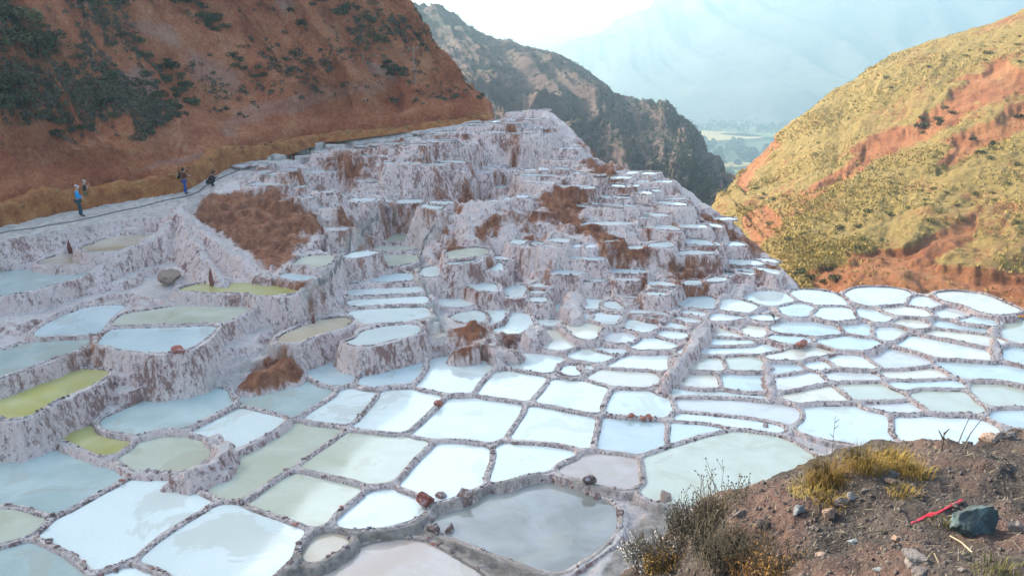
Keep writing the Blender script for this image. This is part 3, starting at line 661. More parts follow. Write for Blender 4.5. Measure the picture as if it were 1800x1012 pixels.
# procedural terraces on the hillside
HILLSIDE = PX('P', '410,303 560,255 700,236 850,207 905,182 940,188 1000,228 1055,272 1135,298 1225,352 1310,418 1372,482 1385,500 1290,520 1200,512 1100,505 1010,515 960,520 900,530 850,560 800,545 770,480 745,410 690,400 640,440 590,480 545,510 520,500 590,440 560,395 550,368 500,338 430,330')
def near_traced(c, m):
    for p in ponds[:n_traced]:
        if abs(p['c'][0] - c[0]) < 9 and abs(p['c'][1] - c[1]) < 9:
            if in_poly(c[0], c[1], p['poly']) or sdist(c[0], c[1], p['poly']) < m: return True
    return False
r2 = random.Random(11)
t = 34.0 * K
row = 0
while t < 78 * K:
    pitch = r2.uniform(1.05, 1.65) * K * (0.85 + 0.25 * (t / K - 34) / 40)
    s = -24 * K + r2.uniform(0, 4)
    while s < 24 * K:
        ln = r2.uniform(1.3, 3.4) * K
        def fwd(a, b):
            yy = b - 0.22 * a + 1.6 * math.sin(a * 0.11 + row * 0.6) + 0.9 * math.sin(a * 0.31 + row * 1.7)
            xx = a + 1.3 * math.sin(b * 0.23) + 0.25 * (b - 70)
            return (xx, yy)
        g = 0.12 * K
        dpt = pitch - g + r2.uniform(-.2, .2)
        cx, cy = fwd(s + ln / 2, t + dpt / 2)
        z = float(base_at(cx, cy))
        qx, qy = project((cx, cy, z))
        ok = bool(in_poly(qx, qy, HILLSIDE)) and bool(in_poly(cx, cy, EDGE_POLY)) and sdist(cx, cy, EDGE_C, False) > 0.3
        if ok and any(in_poly(qx, qy, b) for b, w in BROWN if w > .65): ok = False
        if ok and any(in_poly(qx, qy, b) for b in PATHS): ok = False
        if ok and r2.random() < 0.03: ok = False
        if ok and near_traced((cx, cy), 0.6): ok = False
        if ok:
            lev = z + r2.uniform(-.16, .16) - .45 * math.exp(-float(sdist(cx, cy, EDGE_C, False)) / 3.0)
            ns = r2.choice([1, 1, 1, 2, 2, 3]) if ln > 2.4 * K else r2.choice([1, 1, 1, 2])
            for k in range(ns):             # strips along the contour share one terrace
                a0 = s + (ln - g) * k / ns; a1 = s + (ln - g) * (k + 1) / ns - (0.3 if k < ns - 1 else 0)
                j = lambda: r2.uniform(-.24, .24)
                cs = [(a0 + j(), t + j()), ((a0 + a1) / 2, t + j() - .1), (a1 + j(), t + j()), (a1 + j() * .6, t + dpt / 2), (a1 + j(), t + dpt + j()), ((a0 + a1) / 2, t + dpt + j()), (a0 + j(), t + dpt + j()), (a0 + j() * .6, t + dpt / 2)]
                W = np.array([fwd(*q) for q in cs])
                P = resample(chaikin(W, 2), 0.4)
                tint = r2.choice('wwwwwwwssl')
                add_pond(P, lev + (0.16 * k if r2.random() < .6 else 0), tint, None, 'salt ponds terraced up the hillside', False, cy)
        s += ln
    t += pitch; row += 1

# ------------------------------------------------------------------ the terraced ground (height field, denser towards the camera)
NA, NL = 860, 1080
av = np.linspace(-0.80, 0.80, NA)
lv = np.log(17.0) + (np.log(100.0) - np.log(17.0)) * np.linspace(0, 1, NL) ** 0.93
AA, LL = np.meshgrid(av, lv)                  # rows = depth
YY = np.exp(LL); XX = AA * YY
ca = np.linspace(-0.80, 0.80, 170); cl = np.linspace(lv[0], lv[-1], 190)
CA, CL = np.meshgrid(ca, cl)
CB = base_at(CA * np.exp(CL), np.exp(CL))
def bil(G, a, l):
    fa = np.clip((a - ca[0]) / (ca[1] - ca[0]), 0, len(ca) - 1.001); fl = np.clip((l - cl[0]) / (cl[1] - cl[0]), 0, len(cl) - 1.001)
    ia = fa.astype(int); il = fl.astype(int); fa = fa - ia; fl = fl - il
    return (G[il, ia] * (1 - fa) + G[il, ia + 1] * fa) * (1 - fl) + (G[il + 1, ia] * (1 - fa) + G[il + 1, ia + 1] * fa) * fl
B = bil(CB, AA, LL)
flute = 0.20 * fbm(XX * 1.2, YY * 1.2, octaves=4, seed=3) + 0.11 * (1 - 2 * np.abs(vnoise(XX * 3.1, YY * 3.1, seed=8)))
rough = 0.10 * fbm(XX * 0.9, YY * 0.9, octaves=4, seed=21) + 0.05 * fbm(XX * 3.1, YY * 3.1, octaves=2, seed=5)
Lin = np.full(XX.shape, -1e9)
def blur(Z, n=2):
    for _ in range(n):
        Z = (Z + np.roll(Z, 1, 0) + np.roll(Z, -1, 0) + np.roll(Z, 1, 1) + np.roll(Z, -1, 1)) / 5
    return Z
windows = []
for p in ponds:
    P = p['poly']; R = 2.6
    x0, y0 = P.min(0) - R; x1, y1 = P.max(0) + R
    i0, i1 = np.searchsorted(np.exp(lv), [y0, y1])
    if i1 <= i0: windows.append(None); continue
    alo = min(x0 / y0, x0 / y1) if y0 > 1 else -9; ahi = max(x1 / y0, x1 / y1) if y0 > 1 else 9
    j0, j1 = np.searchsorted(av, [alo, ahi])
    if j1 <= j0: windows.append(None); continue
    sl = (slice(i0, i1), slice(j0, j1))
    X, Y = XX[sl], YY[sl]
    ins = in_poly(X, Y, P)
    Q = P[::2] if len(P) > 60 else P
    d = sdist(X, Y, Q); d = np.where(ins, 0, d)
    windows.append((sl, ins, d))
    Lin[sl] = np.where(ins, np.maximum(Lin[sl], p['lev']), Lin[sl])
q0, q1 = project(np.stack([XX, YY, B], -1))
hillm = blur(in_poly(q0, q1, HILLSIDE).astype(float), 6)
up = np.maximum(hillm, np.clip((B - .7) * 2, 0, 1) * (YY < 62) * .8)
tq = (B + .22 * fbm(XX * .45, YY * .45, octaves=3, seed=71) + .10 * fbm(XX * 1.7, YY * 1.7, octaves=2, seed=72)) / .62
fq = tq - np.floor(tq); sq = np.clip((fq - .62) / .38, 0, 1); Bq = .62 * (np.floor(tq) + sq * sq * (3 - 2 * sq))
H = B * (1 - up) + Bq * up - 0.10 - 0.02 * hillm + rough * (1 + 1.5 * hillm)
for p, w in zip(ponds, windows):
    if w is None: continue
    sl, ins, d = w
    m = 0.36 if p['traced'] else 0.30
    S = 3.4 if p['traced'] else 2.3
    de = d + flute[sl] * np.clip((d - m * .6) * 2, 0, 1)
    sk = p['lev'] + (0.085 if p['traced'] else .05) - np.maximum(0, de - m) * S + 0.3 * rough[sl] * (d > 0.1)
    ok = (~ins) & (d < 2.6) & ((Lin[sl] < -1e8) | (p['lev'] > Lin[sl] + 0.2))
    H[sl] = np.where(ok, np.maximum(H[sl], sk), H[sl])
# ridges, spurs and mounds of salt and earth that stand between the ponds
RIDGES = [([(312, 364, 4.95), (345, 420, 3.9), (375, 470, 3.1), (395, 500, 2.6)], .25, 1.5, 0), ([(312, 364, 4.95), (380, 420, 3.95), (440, 465, 3.2), (470, 490, 2.75)], .3, 1.4, 0), ([(312, 364, 4.95), (280, 410, 4.0), (225, 440, 3.5), (160, 478, 3.15)], .3, 1.6, 0),
          ([(1245, 565, .85), (1215, 610, .75), (1190, 640, .68), (1165, 668, .58)], .25, 2.6, 0), ([(310, 838, .35), (350, 822, .55), (385, 800, .62), (392, 780, .5), (375, 768, .35)], .3, 1.6, 0),
          ([(832, 578, 1.15), (846, 584, 1.1)], .4, 2.0, 1), ([(806, 618, .62), (838, 616, .68)], .35, 2.0, 1), ([(868, 612, .75), (905, 616, .62)], .4, 2.0, .5), ([(438, 676, .45), (470, 652, .8), (503, 634, .95)], .45, 1.5, 1),
          ([(340, 352, 5.05), (420, 342, 5.1), (500, 345, 5.05)], .5, 1.0, 1), ([(450, 400, 4.1), (520, 380, 4.5), (545, 385, 4.4)], .5, 1.2, 1), ([(1352, 640, .4), (1350, 665, .36), (1358, 690, .28)], .15, 2.0, 0), ([(1745, 570, .72), (1750, 600, .62), (1748, 625, .45)], .15, 2.0, 0),
          ([(935, 590, .8), (945, 570, 1.0)], .4, 2, 0), ([(1000, 540, 1.0), (1012, 515, 1.2), (1010, 560, .8)], .4, 2.2, 0)]
earthy = np.zeros(XX.shape)
for pts, rad, slp, ea in RIDGES:
    W = np.array([atz(*q) for q in pts]); W = resample(catmull(W, 24), .15, closed=False)
    x0, y0 = W[:, :2].min(0) - 4; x1, y1 = W[:, :2].max(0) + 4
    i0, i1 = np.searchsorted(np.exp(lv), [y0, y1]); j0, j1 = np.searchsorted(av, [min(x0 / y0, x0 / y1), max(x1 / y0, x1 / y1)])
    X, Y = XX[i0:i1, j0:j1], YY[i0:i1, j0:j1]
    dd = np.hypot(X[..., None] - W[::2, 0], Y[..., None] - W[::2, 1]); zz = (W[::2, 2] - np.maximum(0, dd + .8 * flute[i0:i1, j0:j1][..., None] - rad) * slp).max(-1) + rough[i0:i1, j0:j1] * 1.6
    inn = Lin[i0:i1, j0:j1]
    Hc = H[i0:i1, j0:j1]; up = zz > np.maximum(Hc, inn + .05)
    H[i0:i1, j0:j1] = np.where(up, zz, Hc)
    Lin[i0:i1, j0:j1] = np.where(up & (inn > -1e8), -1e9, inn)
    if ea: earthy[i0:i1, j0:j1] = np.maximum(earthy[i0:i1, j0:j1], up * ea)
# the walkers' path is a level ledge above the terraces
PATH_POLY = chaikin(np.concatenate([WALLB[:, :2] + np.array([-1.5, 1.2]), OUTB[::-1, :2]]), 1)
PATH_Y, PATH_Z = WALLB[:, 1], WALLB[:, 2]
insP = in_poly(XX, YY, PATH_POLY); dP = np.where(insP, 0, sdist(XX, YY, PATH_POLY))
zP = np.interp(YY, PATH_Y, PATH_Z) + .05 * rough
H = np.where(dP < 4, np.maximum(np.where(insP, zP, H), np.where(Lin < -1e8, zP - np.maximum(0, dP + flute * np.clip(dP, 0, 1) - .1) * 2.2, -1e9)), H)
has = Lin > -1e8
# floor of each pond lies under its water unless an upper terrace wall stands there
Hs = np.full(XX.shape, -1e9)
for p, w in zip(ponds, windows):
    if w is None: continue
    sl, ins, d = w
    m = 0.36 if p['traced'] else 0.22
    sk = p['lev'] + 0.03 - np.maximum(0, d + flute[sl] * .5 - m) * 3.4
    ok = (~ins) & has[sl] & (p['lev'] > Lin[sl] + 0.2) & (d < 2.6)
    Hs[sl] = np.where(ok, np.maximum(Hs[sl], sk), Hs[sl])
H = np.where(has, np.maximum(Lin - 0.07, np.where(Hs > Lin - .05, Hs, -1e9)), H)
# the rim above the ravine, then the drop
insE = in_poly(XX, YY, EDGE_POLY)
dE = sdist(XX, YY, EDGE_C, closed=False)
dE = np.where(insE, 0, dE)
drop = np.maximum(0, dE - 0.5)
H = np.where(dE > 0, np.minimum(H, B) - 1.15 * drop * (1 + 0.25 * fbm(XX * .35, YY * .35, octaves=3, seed=31)), H)
H = np.maximum(H, -32)
# projected soil survey
V = np.stack([XX, YY, H], -1)
qx, qy = project(V)
wob = 9 * fbm(XX * 0.8, YY * 0.8, octaves=3, seed=41)
zr = np.zeros(XX.shape); zg = np.zeros(XX.shape); zb = np.zeros(XX.shape)
for poly, w in BROWN:
    zr = np.maximum(zr, .66 * w * in_poly(qx + wob, qy + wob * .7, poly))
for poly in PATHS:
    zg = np.maximum(zg, in_poly(qx + wob * .5, qy + wob * .3, poly) * 1.0)
for poly in MUDS:
    zb = np.maximum(zb, in_poly(qx + wob, qy + wob, poly) * 0.9)
zr = np.maximum(zr, np.clip(dE - 0.3, 0, 1))
zr = np.maximum(zr, earthy * .70)
zr = np.maximum(zr, hillm * np.clip(.22 + .42 * fbm(XX * .75, YY * .75, octaves=4, seed=63, gain=.65), 0, .8))
zr = np.maximum(zr, np.clip(.10 + .35 * fbm(XX * .22, YY * .22, octaves=3, seed=64, gain=.6), 0, .5) * (B > .6))
zg = np.maximum(zg, insP * .9)
zr, zg, zb = blur(zr, 22), blur(zg, 4), blur(zb, 4)
# brown mounds are lumpy
H = H + np.where(has, 0, zr * (0.30 * fbm(XX * 0.8, YY * 0.8, octaves=4, seed=51, gain=.5) + .25 * fbm(XX * .3, YY * .3, octaves=2, seed=57)))
V[..., 2] = H
zone = np.stack([zr, zg, zb], -1).reshape(-1, 3)
me = mesh_np('salt_terraces', V.reshape(-1, 3), grid_faces(NL, NA)[:, ::1], MAT_SALT, True, {'zone': zone})
terr = tag(link('salt_terraces', me), kind='structure')
def ground(x, y):
    l = np.log(y); a = x / y
    fa = (a - av[0]) / (av[1] - av[0]); fl = np.interp(l, lv, np.arange(NL))
    ia = int(np.clip(fa, 0, NA - 2)); il = int(np.clip(fl, 0, NL - 2)); fa -= ia; fl -= il
    return float((H[il, ia] * (1 - fa) + H[il, ia + 1] * fa) * (1 - fl) + (H[il + 1, ia] * (1 - fa) + H[il + 1, ia + 1] * fa) * fl)
# ------------------------------------------------------------------ hills
def hill_mat(name, soil, grass, gattr=True, relief=1.0, sc=1.0, cover=0.5):
    m = M(name, 0.95)
    v = m.pos()
    n1 = m.noise(v, 0.16 * sc, 8, 0.66)
    n2 = m.noise(v, 1.6 * sc, 9, 0.78)
    n3 = m.noise(v, 0.045 * sc, 4, 0.6)
    n4 = m.noise(v, 6.5 * sc, 6, 0.8)
    s = m.ramp(m.math('ADD', m.math('ADD', m.math('MULTIPLY', n1, 0.34), m.math('MULTIPLY', n2, 0.32)), m.math('MULTIPLY', n4, 0.34)), [(0.36, soil[0]), (0.47, soil[1]), (0.54, soil[2]), (0.65, soil[3])])
    g = m.ramp(n2, [(0.32, grass[0]), (0.5, grass[1]), (0.68, grass[2])])
    at = m.attr('zone')
    f = m.math('ADD', m.math('MULTIPLY', m.math('SUBTRACT', n1, 0.5), 1.1), m.math('MULTIPLY', m.math('SUBTRACT', n2, 0.5), 0.9))
    f = m.math('ADD', m.math('ADD', f, m.math('MULTIPLY', m.math('SUBTRACT', n3, 0.5), 0.8)), at[1])
    c = m.mix(m.ramp(f, [(0.42, 0.0), (0.60, 1.0)]), s, g)
    pale = m.mix(n2, (0.30, 0.21, 0.17), (0.48, 0.40, 0.35))
    c = m.mix(m.math('MULTIPLY', at[2], m.ramp(n2, [(0.35, 0.4), (0.6, 1.0)])), c, pale)
    m.color(c)
    m.bump(m.math('ADD', m.math('ADD', n1, m.math('MULTIPLY', n2, 0.5)), m.math('MULTIPLY', n4, 0.3)), 1.0, 0.9 * relief)
    return m.m
MAT_LEFT = hill_mat('red_hill_soil', [(0.14, 0.034, 0.020), (0.39, 0.108, 0.045), (0.53, 0.205, 0.090), (0.62, 0.39, 0.27)],
                    [(0.028, 0.028, 0.018), (0.065, 0.055, 0.032), (0.13, 0.10, 0.055)], relief=1.0, sc=1.6)
MAT_RIGHT = hill_mat('grass_hill_soil', [(0.12, 0.036, 0.016), (0.215, 0.080, 0.034), (0.275, 0.125, 0.052), (0.33, 0.19, 0.085)],
                     [(0.10, 0.085, 0.022), (0.20, 0.145, 0.045), (0.29, 0.205, 0.080)], relief=1.0, sc=1.0)
MAT_FAR = hill_mat('scrub_hill_soil', [(0.045, 0.025, 0.022), (0.075, 0.045, 0.038), (0.10, 0.062, 0.050), (0.13, 0.095, 0.08)],
                   [(0.025, 0.030, 0.022), (0.046, 0.050, 0.036), (0.078, 0.075, 0.055)], relief=2.0, sc=0.35)
MAT_MOUNT = hill_mat('mountain_rock', [(0.06, 0.06, 0.05), (0.10, 0.10, 0.075), (0.15, 0.14, 0.11), (0.20, 0.18, 0.14)],
                     [(0.04, 0.055, 0.03), (0.08, 0.09, 0.05), (0.12, 0.12, 0.075)], relief=20, sc=0.03)
def zones(G, polys):
    qx, qy = project(G)
    wob = 6 * fbm(G[..., 0] * .35, G[..., 1] * .35 + G[..., 2] * .35, octaves=3, seed=77)
    z = np.zeros(G.shape[:2])
    for poly, w in polys:
        z = np.maximum(z, w * in_poly(qx + wob, qy + wob, poly))
    return blur(z, 2)
hillG = {}
def hill(name, ctrl_grid, nv, nu, mat, disp, green, pale=(), base_green=0.0):
    G = loft(ctrl_grid, nv, nu)
    n = grid_normals(G)
    if n[..., 2].mean() < 0: n = -n
    vv, uu = np.meshgrid(np.linspace(0, 1, nv), np.linspace(0, 1, nu), indexing='ij')
    G = G + n * disp(G, uu, vv)[..., None]
    z = np.stack([np.zeros((nv, nu)), base_green + zones(G, green) if len(green) else np.full((nv, nu), base_green), zones(G, pale) if len(pale) else np.zeros((nv, nu))], -1)
    me = mesh_np(name, G.reshape(-1, 3), grid_faces(nv, nu), mat, True, {'zone': z.reshape(-1, 3)})
    hillG[name] = G
    return tag(link(name, me), kind='structure')

# left red hill: ribs rise from the head of the stone wall
def rib(b, az, prof):
    h = np.array([math.sin(math.radians(az)), math.cos(math.radians(az)), 0])
    return [np.array(b) + h * r * K + np.array([0, 0, z * K]) for r, z in prof]
PROF = [(.3, -2.5), (.45, .9), (2.4, 1.9), (6, 5.6), (12, 11.5), (20, 18.5), (29, 27), (38, 35), (46, 41), (56, 44), (75, 40)]
ribs = []
azs = [-80, -72, -62, -60, -56, -54, -53, -53, -54, -56, -62, -68, -74]
for k, (b, az) in enumerate(zip(WALLB, azs)):
    f = 1.0 if k < 10 else (1.06, 1.15, 1.24)[k - 10]
    ribs.append(rib(b, az, [(r, z * f if z > 0 else z) for r, z in PROF]))
nose = WALLB[-1]
for az, dx, dy, f in [(-72, .6, .9, 1.12), (-66, .9, 3.0, .80), (-60, .4, 8, .5), (-55, -1, 16, .28)]:
    b = nose + np.array([dx * K, dy * K, -0.2 * K])
    ribs.append(rib(b, az, [(r, (z * f if z > 0 else z)) for r, z in PROF]))
LG = np.swapaxes(np.array(ribs), 0, 1)
def dl(G, u, v):
    gully = ridged(u * 22 + 1.5 * vnoise(u * 5, v * 4, seed=2), v * 3.2, 4, 60)
    s = np.clip(v * 9 - .8, 0, 1)
    return s * (1.0 * gully * np.clip(v * 3, .35, 1.6) + 1.3 * fbm(G[..., 0] * .12, G[..., 1] * .12, G[..., 2] * .12, 5, 61) + 0.35 * fbm(G[..., 0] * .6, G[..., 1] * .6, G[..., 2] * .6, 5, 62) + .35 * ridged(u * 60 + 2 * vnoise(u * 14, v * 9, seed=6), v * 8, 3, 66) * np.clip(.3 + fbm(u * 9, v * 6, octaves=2, seed=68), 0, 1))
L_GREEN = [(PX('P', s), w) for s, w in [('-20,10 60,35 125,90 100,120 40,105 -20,85', 0.37), ('-20,115 50,140 55,190 -20,200', 0.37), ('290,-10 370,-10 405,50 380,62 330,32', 0.30), ('215,55 285,68 322,130 345,180 325,218 280,185 240,112', 0.29),
    ('440,-10 625,-10 690,60 725,112 700,132 650,104 600,74 540,55 480,62', 0.30), ('150,100 185,120 232,200 212,218 165,180', 0.25), ('60,195 160,228 100,240', 0.24), ('400,98 475,128 462,148 408,124', 0.24), ('675,108 722,118 718,138 678,132', 0.33),
    ('90,-10 215,-10 205,18 140,20', 0.30), ('640,-10 690,-10 725,55 700,45', 0.24), ('60,40 130,50 170,110 150,130 90,80', 0.23), ('0,200 60,215 120,250 60,250 0,230', 0.12), ('450,70 520,90 515,110 460,100', 0.24), ('800,150 850,165 845,185 810,180', 0.24)]]
L_PALE = [(PX('P', s), w) for s, w in [('180,125 260,120 285,170 240,180', .5), ('380,225 440,180 560,160 720,135 700,150 560,185 470,200 400,240', .3), ('640,105 690,125 700,145 650,130', .6), ('210,40 300,40 320,90 260,60', .45), ('480,0 520,0 515,25 495,20', .6), ('230,300 340,270 400,265 330,290', .35), ('320,80 420,130 420,170 340,140', .4)]]
hill('red_hill', LG, 420, 640, MAT_LEFT, dl, L_GREEN, L_PALE, 0.02)

# right golden hill across the ravine
RC = []
cols = [  # (base px,py,d) (mid px,py,d) (mid2) (top px,py,d)
    [(1262, 345, 150), (1270, 336, 158), (1278, 330, 166), (1286, 322, 172)],
    [(1305, 395, 118), (1300, 350, 132), (1316, 300, 152), (1340, 247, 172)],
    [(1372, 460, 92), (1385, 390, 106), (1410, 290, 130), (1418, 188, 164)],
    [(1440, 500, 82), (1450, 410, 96), (1475, 270, 126), (1484, 140, 168)],
    [(1540, 512, 76), (1550, 410, 90), (1565, 250, 122), (1565, 94, 168)],
    [(1650, 530, 72), (1660, 410, 86), (1680, 230, 116), (1690, 58, 162)],
    [(1800, 570, 66), (1810, 430, 80), (1820, 220, 110), (1810, 12, 160)],
    [(1980, 640, 60), (1990, 470, 74), (2000, 230, 104), (1990, -60, 150)],
    [(2300, 760, 56), (2300, 540, 70), (2310, 250, 98), (2320, -160, 140)]]
for c in cols:
    c = [(q[0], q[1] + (0, 3, 8, 15)[k], q[2]) for k, q in enumerate(c)]
    p = [np.array(atd(*q)) for q in c]
    low = p[0] + np.array([-6, -4, -9]); low2 = p[0] + np.array([-10, -7, -20])
    back = p[3] + np.array([12, 22, 0]); back2 = p[3] + np.array([30, 60, -22]); back3 = p[3] + np.array([50, 110, -60])
    RC.append([low2, low, p[0], (p[0] + p[1]) / 2 + np.array([.5, 0, .2]), p[1], (p[1] + p[2]) / 2, p[2], (p[2] + p[3]) / 2 + np.array([0, 0, .4]), p[3], back, back2, back3])
RG = np.swapaxes(np.array(RC), 0, 1)
R_RED = [('1810,118 1750,108 1690,148 1640,188 1570,255 1640,235 1720,182 1810,165'), ('1640,290 1680,240 1750,200 1810,178 1810,218 1730,252 1680,292'), ('1430,340 1400,352 1540,238 1625,212 1600,245 1500,312'),
         ('1420,485 1560,450 1640,408 1720,368 1712,410 1640,460 1720,470 1810,480 1810,575 1640,525 1440,515'), ('1300,380 1350,362 1378,390 1330,440'), ('1290,320 1320,270 1360,240 1370,252 1330,300 1310,340'), ('1480,450 1560,430 1600,440 1520,470')]
def dr(G, u, v):
    q = u * 1.3 - v * 1.0                  # gullies run down to the left
    g = ridged(q * 7 + .5 * vnoise(u * 6, v * 6, seed=3), (u + v) * 2.2, 5, 90)
    s = np.clip((1.02 - v) * 3.2, .15, 1)
    red = zones(G, [(PX('P', t), 1.0) for t in R_RED])
    return -0.5 * red * s * (1 + .8 * g) + s * (0.30 * g + 0.9 * fbm(G[..., 0] * .07, G[..., 1] * .07, G[..., 2] * .07, 5, 91) + 0.30 * fbm(G[..., 0] * .6, G[..., 1] * .6, G[..., 2] * .6, 4, 92)) - .4 * s
R_GREEN = [(PX('P', s), w) for s, w in [('1200,0 1900,-60 1900,700 1200,700', .66), ('1600,200 1650,188 1690,168 1665,215 1620,240', .5), ('1420,440 1500,420 1560,430 1500,455 1440,470', .3), ('1360,330 1420,320 1470,310 1420,340', .1),
    ('1440,375 1560,340 1640,330 1720,300 1800,290 1800,350 1700,360 1600,380 1480,420', .22), ('1500,150 1600,110 1720,80 1800,60 1800,100 1700,110 1560,160', .22), ('1340,250 1480,145 1560,200 1500,240 1400,300', .14), ('1750,260 1800,250 1800,290 1760,300', .3)]]
R_ALL = R_GREEN
G0 = hill('golden_hill', RG, 360, 460, MAT_RIGHT, dr, R_ALL, (), 0.0)
# bare red scars
_a = G0.data.color_attributes['zone']; _g = hillG['golden_hill']
_zz = zones(_g, [(PX('P', s), .42) for s in R_RED]).ravel()
_buf = np.empty(len(_zz) * 4, np.float32); _a.data.foreach_get('color', _buf); _buf = _buf.reshape(-1, 4)
_buf[:, 1] = _buf[:, 1] - _zz
_a.data.foreach_set('color', _buf.ravel())

# scrub hill in the middle distance
FC = []
fcols = [
    [(560, 330, 150), (600, 200, 230), (640, 90, 340), (640, -12, 430)],
    [(760, 300, 150), (740, 190, 230), (720, 95, 340), (700, 10, 430)],
    [(860, 290, 160), (840, 190, 240), (815, 105, 340), (770, 31, 425)],
    [(940, 300, 170), (925, 210, 240), (905, 130, 330), (890, 66, 405)],
    [(1030, 330, 175), (1020, 240, 235), (1010, 170, 310), (1000, 114, 385)],
    [(1100, 340, 180), (1095, 270, 230), (1085, 200, 300), (1065, 150, 365)],
    [(1150, 360, 185), (1150, 300, 225), (1145, 235, 285), (1132, 178, 350)],
    [(1195, 390, 185), (1195, 320, 220), (1192, 250, 280), (1168, 184, 340)],
    [(1235, 420, 180), (1230, 345, 215), (1212, 275, 265), (1196, 212, 330)],
    [(1275, 440, 170), (1265, 360, 205), (1235, 300, 255), (1206, 248, 315)],
    [(1320, 450, 160), (1312, 385, 190), (1292, 345, 225), (1262, 318, 262)],
    [(1370, 470, 150), (1365, 430, 170), (1350, 405, 195), (1330, 385, 220)]]
for c in fcols:
    p = [np.array(atd(*q)) for q in c]
    low = p[0] + np.array([0, -10, -25])
    back = p[3] + np.array([15, 40, -6]); back2 = p[3] + np.array([40, 120, -50]); back3 = p[3] + np.array([80, 220, -130])
    FC.append([low, p[0], p[1], (p[1] + p[2]) / 2, p[2], (p[2] + p[3]) / 2, p[3], back, back2, back3])
FG = np.swapaxes(np.array(FC), 0, 1)
def df(G, u, v):
    g = ridged(u * 12 + .6 * vnoise(u * 6, v * 5, seed=7), v * 2.6, 5, 120)
    s = np.clip((1.0 - v) * 3, .2, 1)
    return s * (3.0 * g + 4.0 * fbm(G[..., 0] * .025, G[..., 1] * .025, G[..., 2] * .025, 5, 121) + .9 * fbm(G[..., 0] * .2, G[..., 1] * .2, G[..., 2] * .2, 4, 122)) - 1.5 * s
F_RED = [(PX('P', s), w) for s, w in [('1120,215 1190,215 1195,255 1130,260', .8), ('840,115 900,110 960,160 880,170', .35), ('780,90 840,100 860,130 800,130', .3)]]
FH = hill('scrub_hill', FG, 240, 380, MAT_FAR, df, [(PX('P', '500,-50 1400,-50 1400,500 500,500'), .34)], (), 0.0)

# ------------------------------------------------------------------ the valley far below and the mountain behind it
VZ = -150.0
def valley_mat():
    m = M('valley_ground', 0.95)
    v = m.pos()
    c = m.mix(m.noise(v, 0.03, 6, 0.7), (0.025, 0.04, 0.02), (0.07, 0.085, 0.04))
    pl = m.voro(m.pos(1, 0.5, 1), 0.012, out='Color')
    sp = m.n('SeparateColor'); m.l(pl, sp.inputs[0])
    c = m.mix(m.ramp(sp.outputs[0], [(0.55, 0.0), (0.6, 0.8)]), c, m.mix(sp.outputs[1], (0.15, 0.12, 0.05), (0.07, 0.09, 0.035)))
    m.color(c); return m.m
MAT_VALLEY = valley_mat()
def sheet(name, x0, x1, y0, y1, z, nx, ny, mat, amp=0.0, seed=0):
    X, Y = np.meshgrid(np.linspace(x0, x1, nx), np.linspace(y0, y1, ny))
    Z = z + (amp * fbm(X * .004, Y * .004, octaves=4, seed=seed) if amp else 0 * X)
    return tag(link(name, mesh_np(name, np.stack([X, Y, Z], -1).reshape(-1, 3), grid_faces(ny, nx), mat, True)), kind='structure')
sheet('valley_floor', -2450, 2950, -380, 3900, VZ - 3, 90, 90, MAT_VALLEY, 3.0, 5)
MAT_FIELD = plain('stubble_field', (0.27, 0.20, 0.075), 0.95, 0.15, 0.05)
MAT_PASTURE = plain('pasture', (0.11, 0.14, 0.05), 0.95, 0.2, 0.05)
def field(name, quad, mat):
    q = [np.array(atd(px, py, 100)) for px, py in quad]
    pts = []
    for px, py in quad:
        rx, rz = ray(px, py); y = (VZ + 4.5 - CAMZ) / rz
        pts.append((rx * y, y, VZ + 4.5))
    P = chaikin(np.array(pts), 2)
    n = len(P)
    low = P - np.array([0, 0, 8.0])
    Vv = np.concatenate([P, low]); F = [list(range(n))] + [[i, i + n, (i + 1) % n + n, (i + 1) % n] for i in range(n)]
    return tag(link(name, mesh_py(name, Vv, F, mat)), kind='structure')
field('field', [(1180, 247), (1180, 229), (1250, 229), (1345, 238), (1340, 243), (1270, 246), (1210, 253)], MAT_FIELD)
field('field', [(1262, 236), (1268, 233), (1400, 236), (1400, 240), (1320, 241)], MAT_PASTURE)
field('field', [(1240, 288), (1310, 284), (1330, 290), (1290, 294)], MAT_FIELD)
field('field', [(1262, 300), (1320, 298), (1320, 306), (1270, 308)], MAT_PASTURE)
# mountain
MC = []
for px, tops in [(300, 60), (520, 90), (700, 110), (860, 92), (960, 62), (1060, 20), (1170, -28), (1330, -70), (1520, -80), (1700, -84), (1900, -84), (2200, -80), (2500, -60)]:
    pb = atd(px, 243, 1900); pt = atd(px + 30, tops, 3000)
    a, b = np.array(pb), np.array(pt)
    a[2] = VZ - 6
    fr = a + np.array([0, -180, -3])
    MC.append([fr, a, a * .72 + b * .28 + np.array([0, 0, -14]), a * .4 + b * .6 + np.array([0, 0, -10]), b, b + np.array([0, 300, -60]), b + np.array([0, 700, -250])])
MG = np.swapaxes(np.array(MC), 0, 1)
def dm(G, u, v):
    s = np.clip((v - .12) * 6, 0, 1) * np.clip((1 - v) * 4, .2, 1)
    g = ridged(u * 9 + v * 2.6 + .5 * vnoise(u * 5, v * 5, seed=9), v * 1.2, 5, 150)
    return s * (34 * (g - .8) + 26 * fbm(G[..., 0] * .0025, G[..., 1] * .0025, G[..., 2] * .0025, 5, 151))
hill('mountain', MG, 200, 320, MAT_MOUNT, dm, (), (), 0.1)
_m = hillG['mountain']
print('mountain top', _m[..., 2].max(), 'x', _m[..., 0].min(), _m[..., 0].max())

